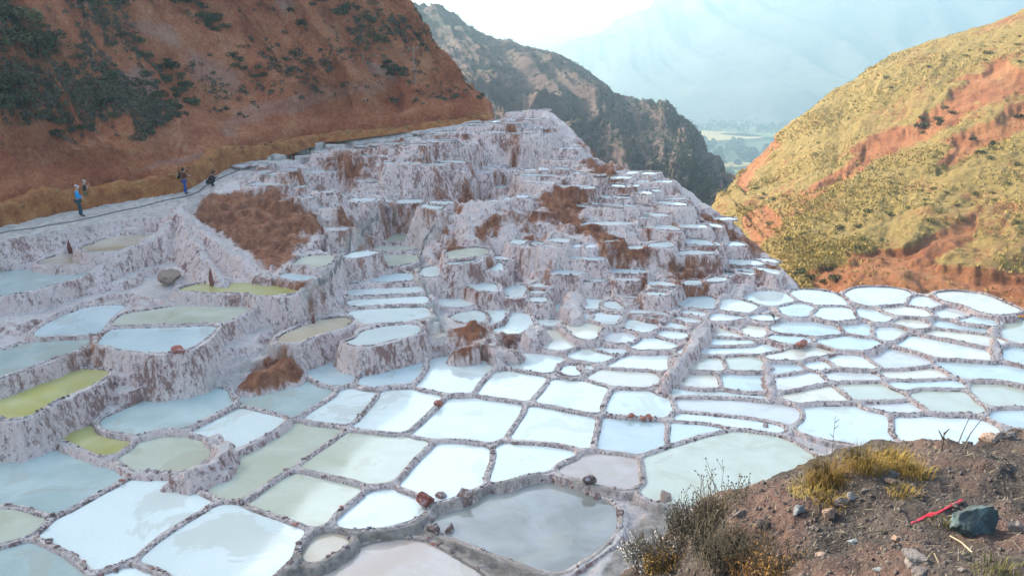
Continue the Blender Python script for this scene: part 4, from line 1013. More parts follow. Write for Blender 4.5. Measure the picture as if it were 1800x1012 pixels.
# ------------------------------------------------------------------ the air of the valley
HX0, HX1, HY0, HY1, HZ0, HZ1 = -2500, 3600, -420, 4050, VZ - 22, max(345.0, float(_m[..., 2].max()) + 8)
bx = [(x, y, z) for z in (HZ0, HZ1) for x, y in ((HX0, HY0), (HX1, HY0), (HX1, HY1), (HX0, HY1))]
hz = mesh_py('haze', bx, [(3, 2, 1, 0), (4, 5, 6, 7), (0, 1, 5, 4), (1, 2, 6, 5), (2, 3, 7, 6), (3, 0, 4, 7)])
hm = bpy.data.materials.new('haze'); hm.use_nodes = True
hn = hm.node_tree; hn.nodes.clear()
pv = hn.nodes.new('ShaderNodeVolumePrincipled'); ho = hn.nodes.new('ShaderNodeOutputMaterial')
pv.inputs['Color'].default_value = (0.40, 0.62, 0.75, 1)
pv.inputs['Density'].default_value = HAZE
pv.inputs['Anisotropy'].default_value = 0.35
hn.links.new(pv.outputs[0], ho.inputs['Volume'])
hz.materials.append(hm)
tag(link('haze', hz), kind='stuff')
# ------------------------------------------------------------------ the near dirt bank the photographer stands on
def bank_mat():
    m = M('bank_dirt', 0.95)
    v = m.pos()
    n1 = m.noise(v, 1.1, 6, 0.65); n2 = m.noise(v, 22.0, 9, 0.8); g = m.voro(v, 48.0)
    c = m.ramp(m.math('ADD', m.math('MULTIPLY', n1, 0.45), m.math('MULTIPLY', n2, 0.55)), [(0.32, (0.014, 0.011, 0.009)), (0.46, (0.033, 0.026, 0.022)), (0.57, (0.062, 0.049, 0.041)), (0.70, (0.145, 0.12, 0.108))])
    c = m.mix(m.ramp(m.noise(v, 0.8, 4), [(0.5, 0.0), (0.62, 0.5)]), c, m.mix(n2, (0.07, 0.034, 0.026), (0.16, 0.088, 0.068)))
    c = m.mix(m.ramp(g, [(0.10, 0.55), (0.22, 0.0)]), c, m.mix(n1, (0.34, 0.31, 0.29), (0.14, 0.10, 0.09)))
    m.color(c); m.bump(m.math('ADD', n2, m.math('MULTIPLY', g, 0.6)), 0.8, 0.03)
    return m.m
MAT_BANK = bank_mat()
edge = [(2300, 690, 8.4), (2050, 705, 7.9), (1870, 738, 7.5), (1800, 753, 7.3), (1730, 772, 7.15), (1640, 788, 6.95), (1560, 797, 6.8), (1490, 812, 6.65), (1420, 836, 6.5), (1350, 850, 6.35), (1290, 880, 6.25), (1255, 930, 6.05), (1180, 985, 5.8), (1100, 1030, 5.6), (1020, 1090, 5.4), (900, 1200, 5.1)]
mid = [(2450, 830, 5.9), (2200, 850, 5.6), (1960, 868, 5.3), (1870, 880, 5.2), (1780, 893, 5.1), (1690, 905, 5.0), (1610, 915, 4.95), (1540, 930, 4.9), (1470, 950, 4.85), (1405, 965, 4.85), (1350, 990, 4.85), (1310, 1020, 4.8), (1250, 1070, 4.7), (1180, 1115, 4.6), (1110, 1170, 4.5), (1000, 1290, 4.3)]
near = [(2700, 1130, 3.6), (2400, 1130, 3.4), (2100, 1130, 3.2), (1980, 1130, 3.15), (1870, 1135, 3.1), (1760, 1140, 3.1), (1670, 1150, 3.1), (1600, 1160, 3.1), (1520, 1175, 3.1), (1450, 1190, 3.1), (1390, 1210, 3.1), (1340, 1240, 3.1), (1280, 1290, 3.0), (1200, 1340, 2.9), (1120, 1400, 2.8), (1000, 1540, 2.7)]
E = np.array([atd(*p) for p in edge]); Mi = np.array([atd(*p) for p in mid]); Ne = np.array([atd(*p) for p in near])
EM = E * .5 + Mi * .5 + np.array([0, 0, .10]); MN = Mi * .5 + Ne * .5 + np.array([0, 0, .06])
und = Ne * np.array([1, 0, 1]) + np.array([0, 1.0, 0.35]); und2 = Ne * np.array([1, 0, 0]) + np.array([0, -3.5, CAMZ - 1.15])
D1 = E + np.array([-.25, .35, -.35]); D2 = E + np.array([-.9, 1.2, -2.2]); D3 = E + np.array([-2.2, 2.4, -5.6]); D4 = D3 * np.array([1, 1, 0]) + np.array([-4, 3.2, 4.5]); D5 = D3 * np.array([1, 1, 0]) + np.array([-5, 5.0, -1.5])
BG = loft([und2, und, Ne, MN, Mi, EM, E, D1, D2, D3, D4, D5], 420, 460)
bn = grid_normals(BG); bn = bn if bn[..., 2].mean() > 0 else -bn
x_, y_, z_ = BG[..., 0], BG[..., 1], BG[..., 2]
BG = BG + bn * (0.10 * fbm(x_ * .9, y_ * .9, z_ * .9, 4, 200) + 0.045 * fbm(x_ * 4, y_ * 4, z_ * 4, 4, 201) + 0.012 * fbm(x_ * 17, y_ * 17, z_ * 17, 3, 202))[..., None]
tag(link('dirt_bank', mesh_np('dirt_bank', BG.reshape(-1, 3), grid_faces(420, 460), MAT_BANK, True)), kind='structure')
_bq = np.stack(project(BG), -1); _vis = (BG[..., 1] > 1.5); _vis[int(420 * .56):] = False
def on_grid(G, px, py, ok=None):
    q = np.stack(project(G), -1) if ok is None else _bq
    d = np.hypot(q[..., 0] - px, q[..., 1] - py)
    if ok is not None: d = np.where(ok, d, 1e9)
    i = np.unravel_index(np.argmin(d), d.shape)
    return G[i]
def on_bank(px, py): return on_grid(BG, px, py, _vis)
# ------------------------------------------------------------------ pond objects: brine, bund, stones
def ico(sub, seed, squash=(1, 1, .7), amp=.28):
    bm = bmesh.new(); bmesh.ops.create_icosphere(bm, subdivisions=sub, radius=1)
    r = random.Random(seed); o = Vector((r.uniform(0, 50), r.uniform(0, 50), r.uniform(0, 50)))
    for v in bm.verts:
        p = np.array([v.co.x * 1.3 + o.x, v.co.y * 1.3 + o.y, v.co.z * 1.3 + o.z])
        k = 1 + amp * float(vnoise(p[:1], p[1:2], p[2:3], seed)[0]) + amp * .5 * r.uniform(-1, 1)
        v.co = Vector((v.co.x * squash[0] * k, v.co.y * squash[1] * k, v.co.z * squash[2] * k))
    Vv = np.array([v.co[:] for v in bm.verts]); F = np.array([[v.index for v in f.verts] for f in bm.faces])
    bm.free(); return Vv, F
STONES = [ico(1, s, (1, r_, .75)) for s, r_ in zip(range(6), (.7, .8, 1, .6, .9, .75))]
BIGST = [ico(2, 20 + s, (1, r_, .7), .35) for s, r_ in zip(range(4), (.75, .85, 1, .65))]
stone_me = [mesh_np('stone', v, f, MAT_STONE, False) for v, f in BIGST]
red_me = [mesh_np('stone', v, f, MAT_REDSTONE, False) for v, f in BIGST]
def rot_z(Vv, a): 
    c, s = math.cos(a), math.sin(a); return Vv @ np.array([[c, s, 0], [-s, c, 0], [0, 0, 1]])
def joined(name, items, mat, parent=None, smooth=False):       # items: (V,F)
    off = 0; VV, FF = [], []
    for Vv, F in items: VV.append(Vv); FF.append(F + off); off += len(Vv)
    if not VV: return None
    return link(name, mesh_np(name, np.concatenate(VV), np.concatenate(FF), mat, smooth), parent)
def order_key(p): return project((p['c'][0], p['c'][1], p['lev']))
for p in ponds: p['px'], p['py'] = [float(q) for q in order_key(p)]
# labels of the unnamed ponds: by row and place
rest = [p for p in ponds if p['traced'] and not p['label']]
ORD = ['first', 'second', 'third', 'fourth', 'fifth', 'sixth', 'seventh', 'eighth', 'ninth', 'tenth', 'eleventh', 'twelfth', 'thirteenth', 'fourteenth', 'fifteenth', 'sixteenth', 'seventeenth', 'eighteenth', 'nineteenth', 'twentieth'] + ['twenty-' + w for w in ('first', 'second', 'third', 'fourth', 'fifth', 'sixth', 'seventh', 'eighth', 'ninth')] + ['thirtieth']
def band_labels(items, where, step):
    items = sorted(items, key=lambda p: -p['py']); rows = []
    for p in items:
        if rows and rows[-1][0]['py'] - p['py'] < step: rows[-1].append(p)
        else: rows.append([p])
    for i, r in enumerate(rows):
        r.sort(key=lambda p: p['px'])
        for j, p in enumerate(r):
            p['label'] = '%s pond on the %s, %s row up, %s from left' % (TINT[p['tint']][1], where, ORD[min(i, 29)], ORD[min(j, 29)])
band_labels([p for p in rest if p['px'] >= 1290 and p['py'] > 480], 'flat near the red slope', 26)
band_labels([p for p in rest if p['px'] < 1290 and p['py'] >= 520], 'flat below the terraces', 26)
band_labels([p for p in rest if p['py'] < 520 and not p['label']], 'lower terraces', 26)
SEEN = set()
for p in ponds:
    if p['traced']: p['group'] = 'salt ponds of the valley floor and lower terraces'
proc = sorted([p for p in ponds if not p['traced']], key=lambda p: -p['area'] / p['c'][1] ** 2)
NMAX = 300 - n_traced
single = ponds[:n_traced] + proc[:NMAX]
massed = proc[NMAX:]
band_labels(proc[:NMAX], 'steep hillside terraces', 14)
print('PONDS', n_traced, len(proc), 'massed', len(massed))
def nrm2(P):
    t = np.roll(P, -1, 0) - np.roll(P, 1, 0); t /= np.maximum(np.linalg.norm(t, axis=1, keepdims=True), 1e-9)
    return np.stack([t[:, 1], -t[:, 0]], -1)               # outward for CCW
def brine_mesh(p):
    P = p['poly'] + nrm2(p['poly']) * 0.07
    return np.column_stack([P, np.full(len(P), p['lev'])])
def rim_mesh(p, i):
    P = p['poly']; N = nrm2(P); n = len(P)
    sc = 1.0 if p['traced'] else 0.75
    w = sc * (0.175 + 0.045 * fbm(P[:, 0] * .9, P[:, 1] * .9, octaves=2, seed=i))[:, None]
    h = sc * (0.11 + 0.04 * fbm(P[:, 0] * 2.3, P[:, 1] * 2.3, octaves=3, seed=i + 3))
    prof = [(-.14, -.12), (.0, .05), (.14, .42), (.36, .74), (.66, .98), (.95, .95), (1.25, .7), (1.5, -.6)]
    rows = []
    for k, (a, b) in enumerate(prof):
        q = P + N * w * a
        z = p['lev'] + h * b + 0.035 * vnoise(q[:, 0] * 5, q[:, 1] * 5, np.full(n, k * .7), i) * (1 if k > 1 else .2) * sc
        rows.append(np.column_stack([q, z]))
    Vv = np.stack(rows)
    wet_shade = np.array([1, 1, .85, .22, 0, 0, .1, .1])  # inner rows darkened as wet mud and as painted shade along the waterline
    earthy = 1.0 if p['tint'] in 'dpb' and p['traced'] and p['near'] < 40 else 0.0
    z = np.zeros((len(prof), n, 3)); z[..., 0] = wet_shade[:, None] * (.75 + .5 * vnoise(P[:, 0] * 1.5, P[:, 1] * 1.5, seed=i))[None]; z[..., 1] = earthy
    return Vv.reshape(-1, 3), grid_faces(len(prof), n, True), z.reshape(-1, 3)
rs = random.Random(5)
for i, p in enumerate(single):
    Vb = brine_mesh(p)
    lev_j = rs.uniform(-.012, .012); Vb[:, 2] += lev_j
    c = np.array([p['c'][0], p['c'][1], p['lev']])
    me = mesh_py('salt_pond', Vb - c, [list(range(len(Vb)))], MAT_BRINE, False)
    o = link('salt_pond', me, None, tuple(c))
    jit = rs.uniform(.88, 1.1)
    o.color = tuple(min(.85, x * jit) for x in TINT[p['tint']][0]) + (1,)
    lab = p['label'] or 'small %s salt pond among the terraces stepping up the hillside' % TINT[p['tint']][1]
    tag(o, lab, 'salt pond', p['group'])
    Vr, Fr, Z = rim_mesh(p, i)
    link('bund', mesh_np('bund', Vr - c, Fr, MAT_RIM, True, {'zone': Z}), o)
    # stones pressed into the bund
    if p['near'] < 75:
        P = resample(p['poly'], 0.24); N = nrm2(P); small = []
        near = p['near'] < 31
        for k in range(len(P)):
            dens = (.60 if p['near'] < 40 else .34) if p['traced'] else .22
            clump = float(vnoise(P[k:k + 1, 0] * .55, P[k:k + 1, 1] * .55, seed=99)[0])
            if rs.random() > dens * (0.35 + 1.7 * max(0, clump + .2)): continue
            a = rs.uniform(.02, .18); r_ = (.035 + .075 * rs.random() ** 1.8) * (1.15 if near else 1.0)
            if p['tint'] == 'd': r_ *= 1.25
            x, y = P[k] + N[k] * a
            z = p['lev'] + (.10 if a > .07 else .05)
            if near and r_ > .075:
                so = link('stone', (red_me if rs.random() < .14 else stone_me)[rs.randrange(4)], o, (x - c[0], y - c[1], z - c[2]))
                so.rotation_euler = (rs.uniform(-.3, .3), rs.uniform(-.3, .3), rs.uniform(0, 6.28)); q_ = rs.uniform(1.1, 1.9); so.scale = (r_ * q_, r_ * 1.15, r_ * rs.uniform(.8, 1.2))
            else:
                Vv, F = STONES[rs.randrange(6)]
                small.append((rot_z(Vv * r_ * np.array([rs.uniform(1, 1.8), 1, rs.uniform(.7, 1.1)]), rs.uniform(0, 6.28)) + np.array([x, y, z]) - c, F))
        s_ = joined('small_stones', small, MAT_STONE, o)
        if s_: tag(s_, kind='stuff')
if massed:
    items = []; rims = []
    bmV, bmF = [], []; off = 0
    for i, p in enumerate(massed):
        Vb = brine_mesh(p); bmV += Vb.tolist(); bmF.append(list(range(off, off + len(Vb)))); off += len(Vb)
        Vr, Fr, Z = rim_mesh(p, 1000 + i); rims.append((Vr, Fr, Z))
    o = link('salt_ponds', mesh_py('salt_ponds', bmV, bmF, MAT_BRINE)); o.color = (.62, .66, .66, 1)
    tag(o, 'smallest far salt ponds near the top of the terraced hillside', 'salt ponds', None, 'stuff')
    off = 0; VV, FF, ZZ = [], [], []
    for Vr, Fr, Z in rims: VV.append(Vr); FF.append(Fr + off); ZZ.append(Z); off += len(Vr)
    b = link('bund', mesh_np('bund', np.concatenate(VV), np.concatenate(FF), MAT_RIM, True, {'zone': np.concatenate(ZZ)}), o); tag(b, kind='stuff')
# ------------------------------------------------------------------ vegetation
def leaf_mat(name, stops, rough=0.85):
    m = M(name, rough)
    f = m.math('ADD', m.math('MULTIPLY', m.noise(m.pos(), 2.0, 4, .7), 0.6), m.math('MULTIPLY', m.info()['Random'], 0.4))
    m.color(m.ramp(f, stops)); return m.m
MAT_SHRUB = leaf_mat('shrub_leaf', [(0.25, (0.016, 0.022, 0.008)), (0.5, (0.042, 0.050, 0.018)), (0.75, (0.10, 0.095, 0.038))])
MAT_SHRUB2 = leaf_mat('bright_shrub_leaf', [(0.25, (0.035, 0.040, 0.012)), (0.5, (0.085, 0.085, 0.022)), (0.75, (0.15, 0.13, 0.04))])
MAT_SCRUB = leaf_mat('scrub', [(0.25, (0.030, 0.028, 0.018)), (0.5, (0.065, 0.055, 0.034)), (0.75, (0.12, 0.095, 0.06))])
MAT_FSCRUB = leaf_mat('far_scrub', [(0.25, (0.022, 0.028, 0.018)), (0.5, (0.045, 0.050, 0.030)), (0.75, (0.09, 0.085, 0.05))])
MAT_HGRASS = leaf_mat('hill_grass', [(0.25, (0.15, 0.115, 0.03)), (0.5, (0.32, 0.235, 0.07)), (0.75, (0.46, 0.34, 0.13))])
MAT_TREE = leaf_mat('valley_tree_leaf', [(0.25, (0.018, 0.030, 0.014)), (0.5, (0.035, 0.055, 0.024)), (0.75, (0.06, 0.085, 0.035))])
MAT_WOOD = plain('dry_wood', (0.09, 0.065, 0.05), 0.9)
MAT_YGRASS = leaf_mat('yellow_grass', [(0.25, (0.13, 0.08, 0.018)), (0.5, (0.27, 0.185, 0.04)), (0.75, (0.40, 0.31, 0.10))])
MAT_STRAW = leaf_mat('straw', [(0.25, (0.16, 0.13, 0.08)), (0.5, (0.33, 0.28, 0.18)), (0.75, (0.50, 0.45, 0.32))])
MAT_DRYSTEM = leaf_mat('dry_stem', [(0.25, (0.025, 0.020, 0.015)), (0.5, (0.065, 0.052, 0.036)), (0.75, (0.14, 0.11, 0.07))])
MAT_SILVER = leaf_mat('silver_seed', [(0.25, (0.09, 0.08, 0.065)), (0.5, (0.19, 0.175, 0.155)), (0.75, (0.33, 0.31, 0.285))])
MAT_RUSTLEAF = leaf_mat('rust_leaf', [(0.25, (0.10, 0.045, 0.012)), (0.5, (0.20, 0.10, 0.025)), (0.75, (0.28, 0.19, 0.05))])
def leaf_cloud(seed, n, size, squash=.75, leaf=.16, lobes=5):
    r = np.random.default_rng(seed)
    cs = np.stack([r.uniform(-.55, .55, lobes), r.uniform(-.55, .55, lobes), r.uniform(.2, .62, lobes)], -1); rad = r.uniform(.28, .5, lobes)
    k = r.integers(0, lobes, n); d = r.normal(size=(n, 3)); d /= np.linalg.norm(d, axis=1, keepdims=True)
    p = cs[k] + d * (rad[k] * r.uniform(.55, 1.0, n) ** .5)[:, None]
    p[:, 2] = np.maximum(p[:, 2] * squash, 0.02)
    a = r.normal(size=(n, 3)); a /= np.linalg.norm(a, axis=1, keepdims=True)
    b = np.cross(a, r.normal(size=(n, 3))); b /= np.linalg.norm(b, axis=1, keepdims=True)
    s = leaf * r.uniform(.6, 1.4, n)[:, None]
    V = np.stack([p - a * s, p + b * s * .5, p + a * s, p - b * s * .5], 1).reshape(-1, 3) * size
    return V, np.arange(n * 4).reshape(-1, 4)
def stems_mesh(seed, n=5, h=.5):
    r = random.Random(seed); V, F = [], []
    for k in range(n):
        a = r.uniform(0, 6.28); q = r.uniform(.15, .45); b = Vector((r.uniform(-.08, .08), r.uniform(-.08, .08), -.08)); t = Vector((math.cos(a) * q, math.sin(a) * q, h * r.uniform(.6, 1)))
        tube(V, F, [b, (b + t) / 2 + Vector((r.uniform(-.05, .05), 0, .04)), t], [.035, .025, .012], 4)
    return np.array(V), np.array(F)
def tube(V, F, pts, rad, n=6):
    pts = [Vector(p) for p in pts]; base = len(V)
    for i, p in enumerate(pts):
        d = (pts[min(i + 1, len(pts) - 1)] - pts[max(i - 1, 0)]).normalized()
        u = d.cross(Vector((0.31, .95, .1))).normalized(); w = d.cross(u)
        for k in range(n):
            a = 2 * math.pi * k / n
            V.append(tuple(p + (u * math.cos(a) + w * math.sin(a)) * rad[i]))
    for i in range(len(pts) - 1):
        for k in range(n):
            F.append((base + i * n + k, base + i * n + (k + 1) % n, base + (i + 1) * n + (k + 1) % n, base + (i + 1) * n + k))
shr_f = [mesh_np('foliage', *leaf_cloud(s, 230, 1.0, .8, .12), MAT_SHRUB, False) for s in range(4)]
shr_g = [mesh_np('foliage', *leaf_cloud(10 + s, 150, 1.0, .7, .13), MAT_SHRUB2, False) for s in range(3)]
_sv = [stems_mesh(s) for s in range(3)]
shr_s = [mesh_np('stem', v, f, MAT_WOOD, True) for v, f in _sv]
def shrub(p, size, label, group, bright=False, cat='shrub'):
    o = empty('shrub', tuple(p), random.uniform(0, 6.28))
    o.scale = (size, size, size * random.uniform(.75, 1.1))
    tag(o, label, cat, group)
    link('foliage', random.choice(shr_g if bright else shr_f), o)
    link('stem', random.choice(shr_s), o)
    return o
def pick_on(G, poly, n, gap, rr, sub=1):
    qx, qy = project(G)
    m = in_poly(qx, qy, poly) & (qx > -120) & (qx < 1920) & (qy > -60)
    idx = np.argwhere(m)
    if not len(idx): return []
    out = []
    for k in rr.permutation(len(idx)):
        p = G[tuple(idx[k])]
        if all((p[0] - q[0]) ** 2 + (p[1] - q[1]) ** 2 + (p[2] - q[2]) ** 2 > gap * gap for q in out): out.append(p)
        if len(out) >= n: break
    return out
rr = np.random.default_rng(3)
LGm = hillG['red_hill'][20:-60]
LZ = [('dark green shrub in the long clump at the top left of the red hill', '-20,10 60,35 125,90 100,120 40,105 -20,85', 16, (.9, 1.7)),
      ('dark green shrub in the big clump at the left edge of the red hill', '-20,115 50,140 55,190 -20,200', 11, (.9, 1.8)),
      ('dark shrub in the clump cut by the top edge of the view', '290,-10 370,-10 405,50 380,62 330,32', 10, (.7, 1.4)),
      ('olive shrub in the clump above the walkers on the red hill', '215,55 285,68 322,130 345,180 325,218 280,185 240,112', 16, (.6, 1.25)),
      ('dark shrub in the broad thicket high on the red hill', '440,-10 625,-10 690,60 725,112 700,132 650,104 600,74 540,55 480,62', 60, (.6, 1.3)),
      ('low shrub on the slope left of the bare scree', '150,100 185,120 232,200 212,218 165,180', 8, (.5, 1.0)),
      ('small shrub low on the red hill near the left wall', '60,195 160,228 100,240', 6, (.4, .8)),
      ('low shrub in the gully right of the bare scree', '400,98 475,128 462,148 408,124', 7, (.5, .9)),
      ('dark green shrub beside the wooden pole on the red hill', '675,108 722,118 718,138 678,132', 7, (.5, .9)),
      ('dark shrub in the strip along the top edge of the red hill', '90,-10 215,-10 205,18 140,20', 9, (.7, 1.3)),
      ('shrub on the skyline spur of the red hill', '640,-10 690,-10 760,95 735,85 700,45', 9, (.5, .9)),
      ('dark low shrub at the foot of the red spur by the far ponds', '800,150 850,168 845,185 810,180', 6, (.4, .8))]
for lab, s, n, (a, b) in LZ:
    for p in pick_on(LGm, PX('P', s), int(n * 1.3), .8, rr):
        shrub(p, rr.uniform(a, b), lab, 'shrubs on the red hill')
RGm = hillG['golden_hill'][60:260]
RZ = [('dark green bush in the cleft across the golden hill', '1605,205 1650,188 1690,168 1665,218 1620,240', 9, (.7, 1.4), False),
      ('green bush scattered on the lower golden slope', '1440,420 1500,330 1700,330 1800,290 1800,400 1640,400 1500,440', 26, (.4, .9), True),
      ('bush low on the golden slope near the ravine', '1300,330 1400,340 1440,400 1360,440', 9, (.4, .9), True),
      ('dark bush near the ridge of the golden hill', '1480,160 1600,110 1720,80 1800,60 1800,110 1700,120 1560,175', 12, (.5, .9), True),
      ('dark bush under the red scar near the right edge', '1690,240 1800,200 1800,290 1740,300', 8, (.6, 1.1), False),
      ('dark bush at the foot of the red slope above the far ponds', '1400,480 1450,470 1480,495 1420,500', 8, (.6, 1.2), False)]
for lab, s, n, (a, b), br in RZ:
    for p in pick_on(RGm, PX('P', s), n, 1.6, rr):
        shrub(p, rr.uniform(a, b), lab, 'bushes on the golden hill', br)
# ground cover nobody could count
def cover(name, G, n, mat, make, label, rr, poly=None, weight=None):
    qx, qy = project(G)
    m = (qx > -150) & (qx < 1950) & (qy > -80) & (qy < 700)
    if poly is not None: m &= in_poly(qx, qy, poly)
    if weight is not None: m &= rr.random(m.shape) < weight
    idx = np.argwhere(m); idx = idx[rr.integers(0, len(idx), n)]
    gx = np.roll(G, -1, 1) - G; gy = np.roll(G, -1, 0) - G
    i, j = idx[:, 0], idx[:, 1]
    P = G[i, j] + gx[i, j] * rr.random((n, 1)) * (j < G.shape[1] - 1)[:, None] + gy[i, j] * rr.random((n, 1)) * (i < G.shape[0] - 1)[:, None]
    V, F = make(P, rr)
    return tag(link(name, mesh_np(name, V, F, mat, False)), label, name.replace('_', ' '), None, 'stuff')
def tufts(h, w, k=4):
    def f(P, rr):
        n = len(P); out = []
        for q in range(k):
            a = rr.uniform(0, 6.28, n); s = rr.uniform(.6, 1.3, n) * h
            d = np.stack([np.cos(a), np.sin(a), np.zeros(n)], -1)
            off = rr.uniform(-1, 1, (n, 3)) * np.array([w, w, 0])
            b = P + off; lean = np.stack([rr.uniform(-.6, .6, n), rr.uniform(-.6, .6, n), np.ones(n)], -1) * s[:, None]
            out.append(np.stack([b - d * w * .35 + [0, 0, -.05], b + d * w * .35 + [0, 0, -.05], b + lean], 1))
        V = np.concatenate(out).reshape(-1, 3); return V, np.arange(len(V)).reshape(-1, 3)
    return f
def clumps(size, k=9, leaf=.5):
    def f(P, rr):
        n = len(P); s = size * rr.uniform(.5, 1.5, (n, 1, 1))
        d = rr.normal(size=(n, k, 3)); d /= np.linalg.norm(d, axis=2, keepdims=True)
        c = P[:, None] + d * s * np.array([.6, .6, .4]) + s * np.array([0, 0, .3])
        a = rr.normal(size=(n, k, 3)); a /= np.linalg.norm(a, axis=2, keepdims=True)
        b = np.cross(a, rr.normal(size=(n, k, 3))); b /= np.linalg.norm(b, axis=2, keepdims=True)
        V = np.stack([c - a * s * leaf, c + b * s * leaf * .7, c + a * s * leaf], 2).reshape(-1, 3)
        return V, np.arange(len(V)).reshape(-1, 3)
    return f
_rz = np.clip(0.35 + fbm(hillG['golden_hill'][..., 0] * .09, hillG['golden_hill'][..., 2] * .2 + hillG['golden_hill'][..., 1] * .09, octaves=3, seed=5), .04, 1)
_rr_red = zones(hillG['golden_hill'], [(PX('P', s), 1.0) for s in R_RED])
_rz = _rz * (1 - .93 * _rr_red)
cover('dry_grass', hillG['golden_hill'][30:290], 18000, MAT_HGRASS, tufts(.20, .30, 3), 'golden dry grass covering the sunlit hill', rr, None, _rz[30:290])
cover('low_scrub', hillG['golden_hill'][30:290], 250, MAT_SHRUB2, clumps(.34, 8, .5), 'small green scrub dotted over the golden hill', rr, None, _rz[30:290])
cover('scrub', hillG['red_hill'][22:370], 15000, MAT_SCRUB, clumps(.30, 8, .5), 'sparse brown scrub scattered over the red hill', rr, PX('P', '-100,-60 690,-60 840,170 700,190 560,170 420,210 330,190 250,250 0,260 -100,260'), np.clip(.22 + fbm(hillG['red_hill'][..., 0] * .15, hillG['red_hill'][..., 1] * .15, hillG['red_hill'][..., 2] * .15, 3, 15), 0.02, 1)[22:370])
cover('hill_scrub', hillG['scrub_hill'], 11000, MAT_FSCRUB, clumps(.75, 8, .5), 'grey green scrub covering the hill in the middle distance', rr)
# yellow-leaved trees far below in the valley
def tree_mesh(seed):
    r = np.random.default_rng(seed); n = 240
    z = r.uniform(.16, 1, n); w = .19 * np.sin(np.clip((z - .1) / .95, 0, 1) * math.pi) ** .7 * r.uniform(.5, 1.1, n)
    a = r.uniform(0, 6.28, n); p = np.stack([np.cos(a) * w, np.sin(a) * w, z], -1)
    d = r.normal(size=(n, 3)); d /= np.linalg.norm(d, axis=1, keepdims=True); e = np.cross(d, r.normal(size=(n, 3))); e /= np.linalg.norm(e, axis=1, keepdims=True)
    V = np.stack([p - d * .06, p + e * .045, p + d * .06, p - e * .045], 1).reshape(-1, 3)
    return mesh_np('crown', V, np.arange(n * 4).reshape(-1, 4), MAT_TREE, False)
trees = [tree_mesh(s) for s in range(4)]
_V, _F = [], []; tube(_V, _F, [(0, 0, -.02), (0, 0, .2), (.01, 0, .8)], [.02, .016, .004], 6)
trunk_me = mesh_np('trunk', _V, _F, MAT_WOOD, True)
rv = random.Random(21)
for k in range(95):
    py = rv.choice([rv.uniform(256, 286), rv.uniform(262, 290), rv.uniform(292, 325)]); px = rv.uniform(1185, 1385)
    rx, rz = ray(px, py); y = (VZ - CAMZ) / rz
    o = empty('tree', (rx * y, y, VZ - 4), rv.uniform(0, 6)); s = rv.uniform(13, 26) * (1.0 if py < 290 else .62); w = rv.uniform(1.0, 2.2); o.scale = (s * w, s * w, s)
    tag(o, 'dark green tree in the wood on the hazy valley floor' if py < 290 else 'small tree between the little fields at the ravine mouth', 'tree', 'trees on the valley floor')
    link('crown', rv.choice(trees), o); link('trunk', trunk_me, o)
def woods(P, rr):
    return clumps(9, 10, .5)(P, rr)
X, Y = np.meshgrid(np.linspace(150, 1300, 60), np.linspace(1700, 1950, 40))
WG = np.stack([X, Y, np.full_like(X, VZ + 1)], -1)
tag(cover('far_woods', WG, 500, MAT_TREE, woods, 'dark band of woods at the foot of the far mountain', rr), kind='stuff')

# ------------------------------------------------------------------ plants on the near bank
def blades(seed, n, h, spread, w, droop=.5, out=1.0):
    r = random.Random(seed); V, F = [], []
    for k in range(n):
        a = r.uniform(0, 6.28); q = spread * r.random() ** .7
        b = Vector((math.cos(a) * q, math.sin(a) * q, -.01)); a2 = a + r.uniform(-.9, .9); hh = h * r.uniform(.45, 1.1); o_ = out * r.uniform(.2, 1.0) * hh * .7
        d = Vector((math.cos(a2), math.sin(a2), 0)); s = Vector((-d.y, d.x, 0)) * w * r.uniform(.6, 1.3)
        pts = [b, b + d * o_ * .3 + Vector((0, 0, hh * .6)), b + d * o_ + Vector((0, 0, hh * (1 - droop * r.random())))]
        i = len(V)
        V += [pts[0] - s, pts[0] + s, pts[1] - s * .8, pts[1] + s * .8, pts[2] - s * .15, pts[2] + s * .15]
        F += [(i, i + 1, i + 3, i + 2), (i + 2, i + 3, i + 5, i + 4)]
    return np.array([tuple(v) for v in V]), np.array(F)
def grass_tuft(px, py, seed, n, h, spread, label, mat=None):
    p = on_bank(px, py)
    o = link('grass_tuft', mesh_np('grass_tuft', *blades(seed, n, h, spread, .0022, .7), mat or MAT_YGRASS, False), None, tuple(p))
    return tag(o, label, 'grass', 'grass tufts on the dirt bank', 'stuff' if n < 140 else None)
grass_tuft(1452, 848, 1, 520, .24, .15, 'tallest yellow grass tuft leaning at the lip of the dirt bank')
grass_tuft(1425, 868, 2, 260, .14, .16, 'low yellow grass tuft left of the tallest tuft')
grass_tuft(1520, 820, 3, 480, .19, .17, 'yellow grass tuft behind the flat slab at the lip')
grass_tuft(1572, 818, 4, 420, .17, .16, 'yellow grass tuft right above the flat slab')
grass_tuft(1610, 838, 5, 260, .15, .12, 'yellow grass tuft right of the flat slab with arching blades')
grass_tuft(1590, 868, 6, 150, .10, .12, 'sparse yellow grass below the flat slab')
grass_tuft(1460, 885, 7, 170, .10, .13, 'thin greenish grass beside the pile of small stones')
grass_tuft(1660, 925, 8, 60, .07, .08, 'green weed under the red plastic strip', MAT_SHRUB2)
grass_tuft(1750, 1000, 9, 130, .09, .14, 'green and straw grass below the teal rock', MAT_SHRUB2)
grass_tuft(1330, 1000, 10, 300, .13, .2, 'dull olive grass at the bottom edge of the bank', MAT_RUSTLEAF)
grass_tuft(1640, 800, 12, 90, .06, .16, 'short straw grass along the lip of the bank', MAT_STRAW)
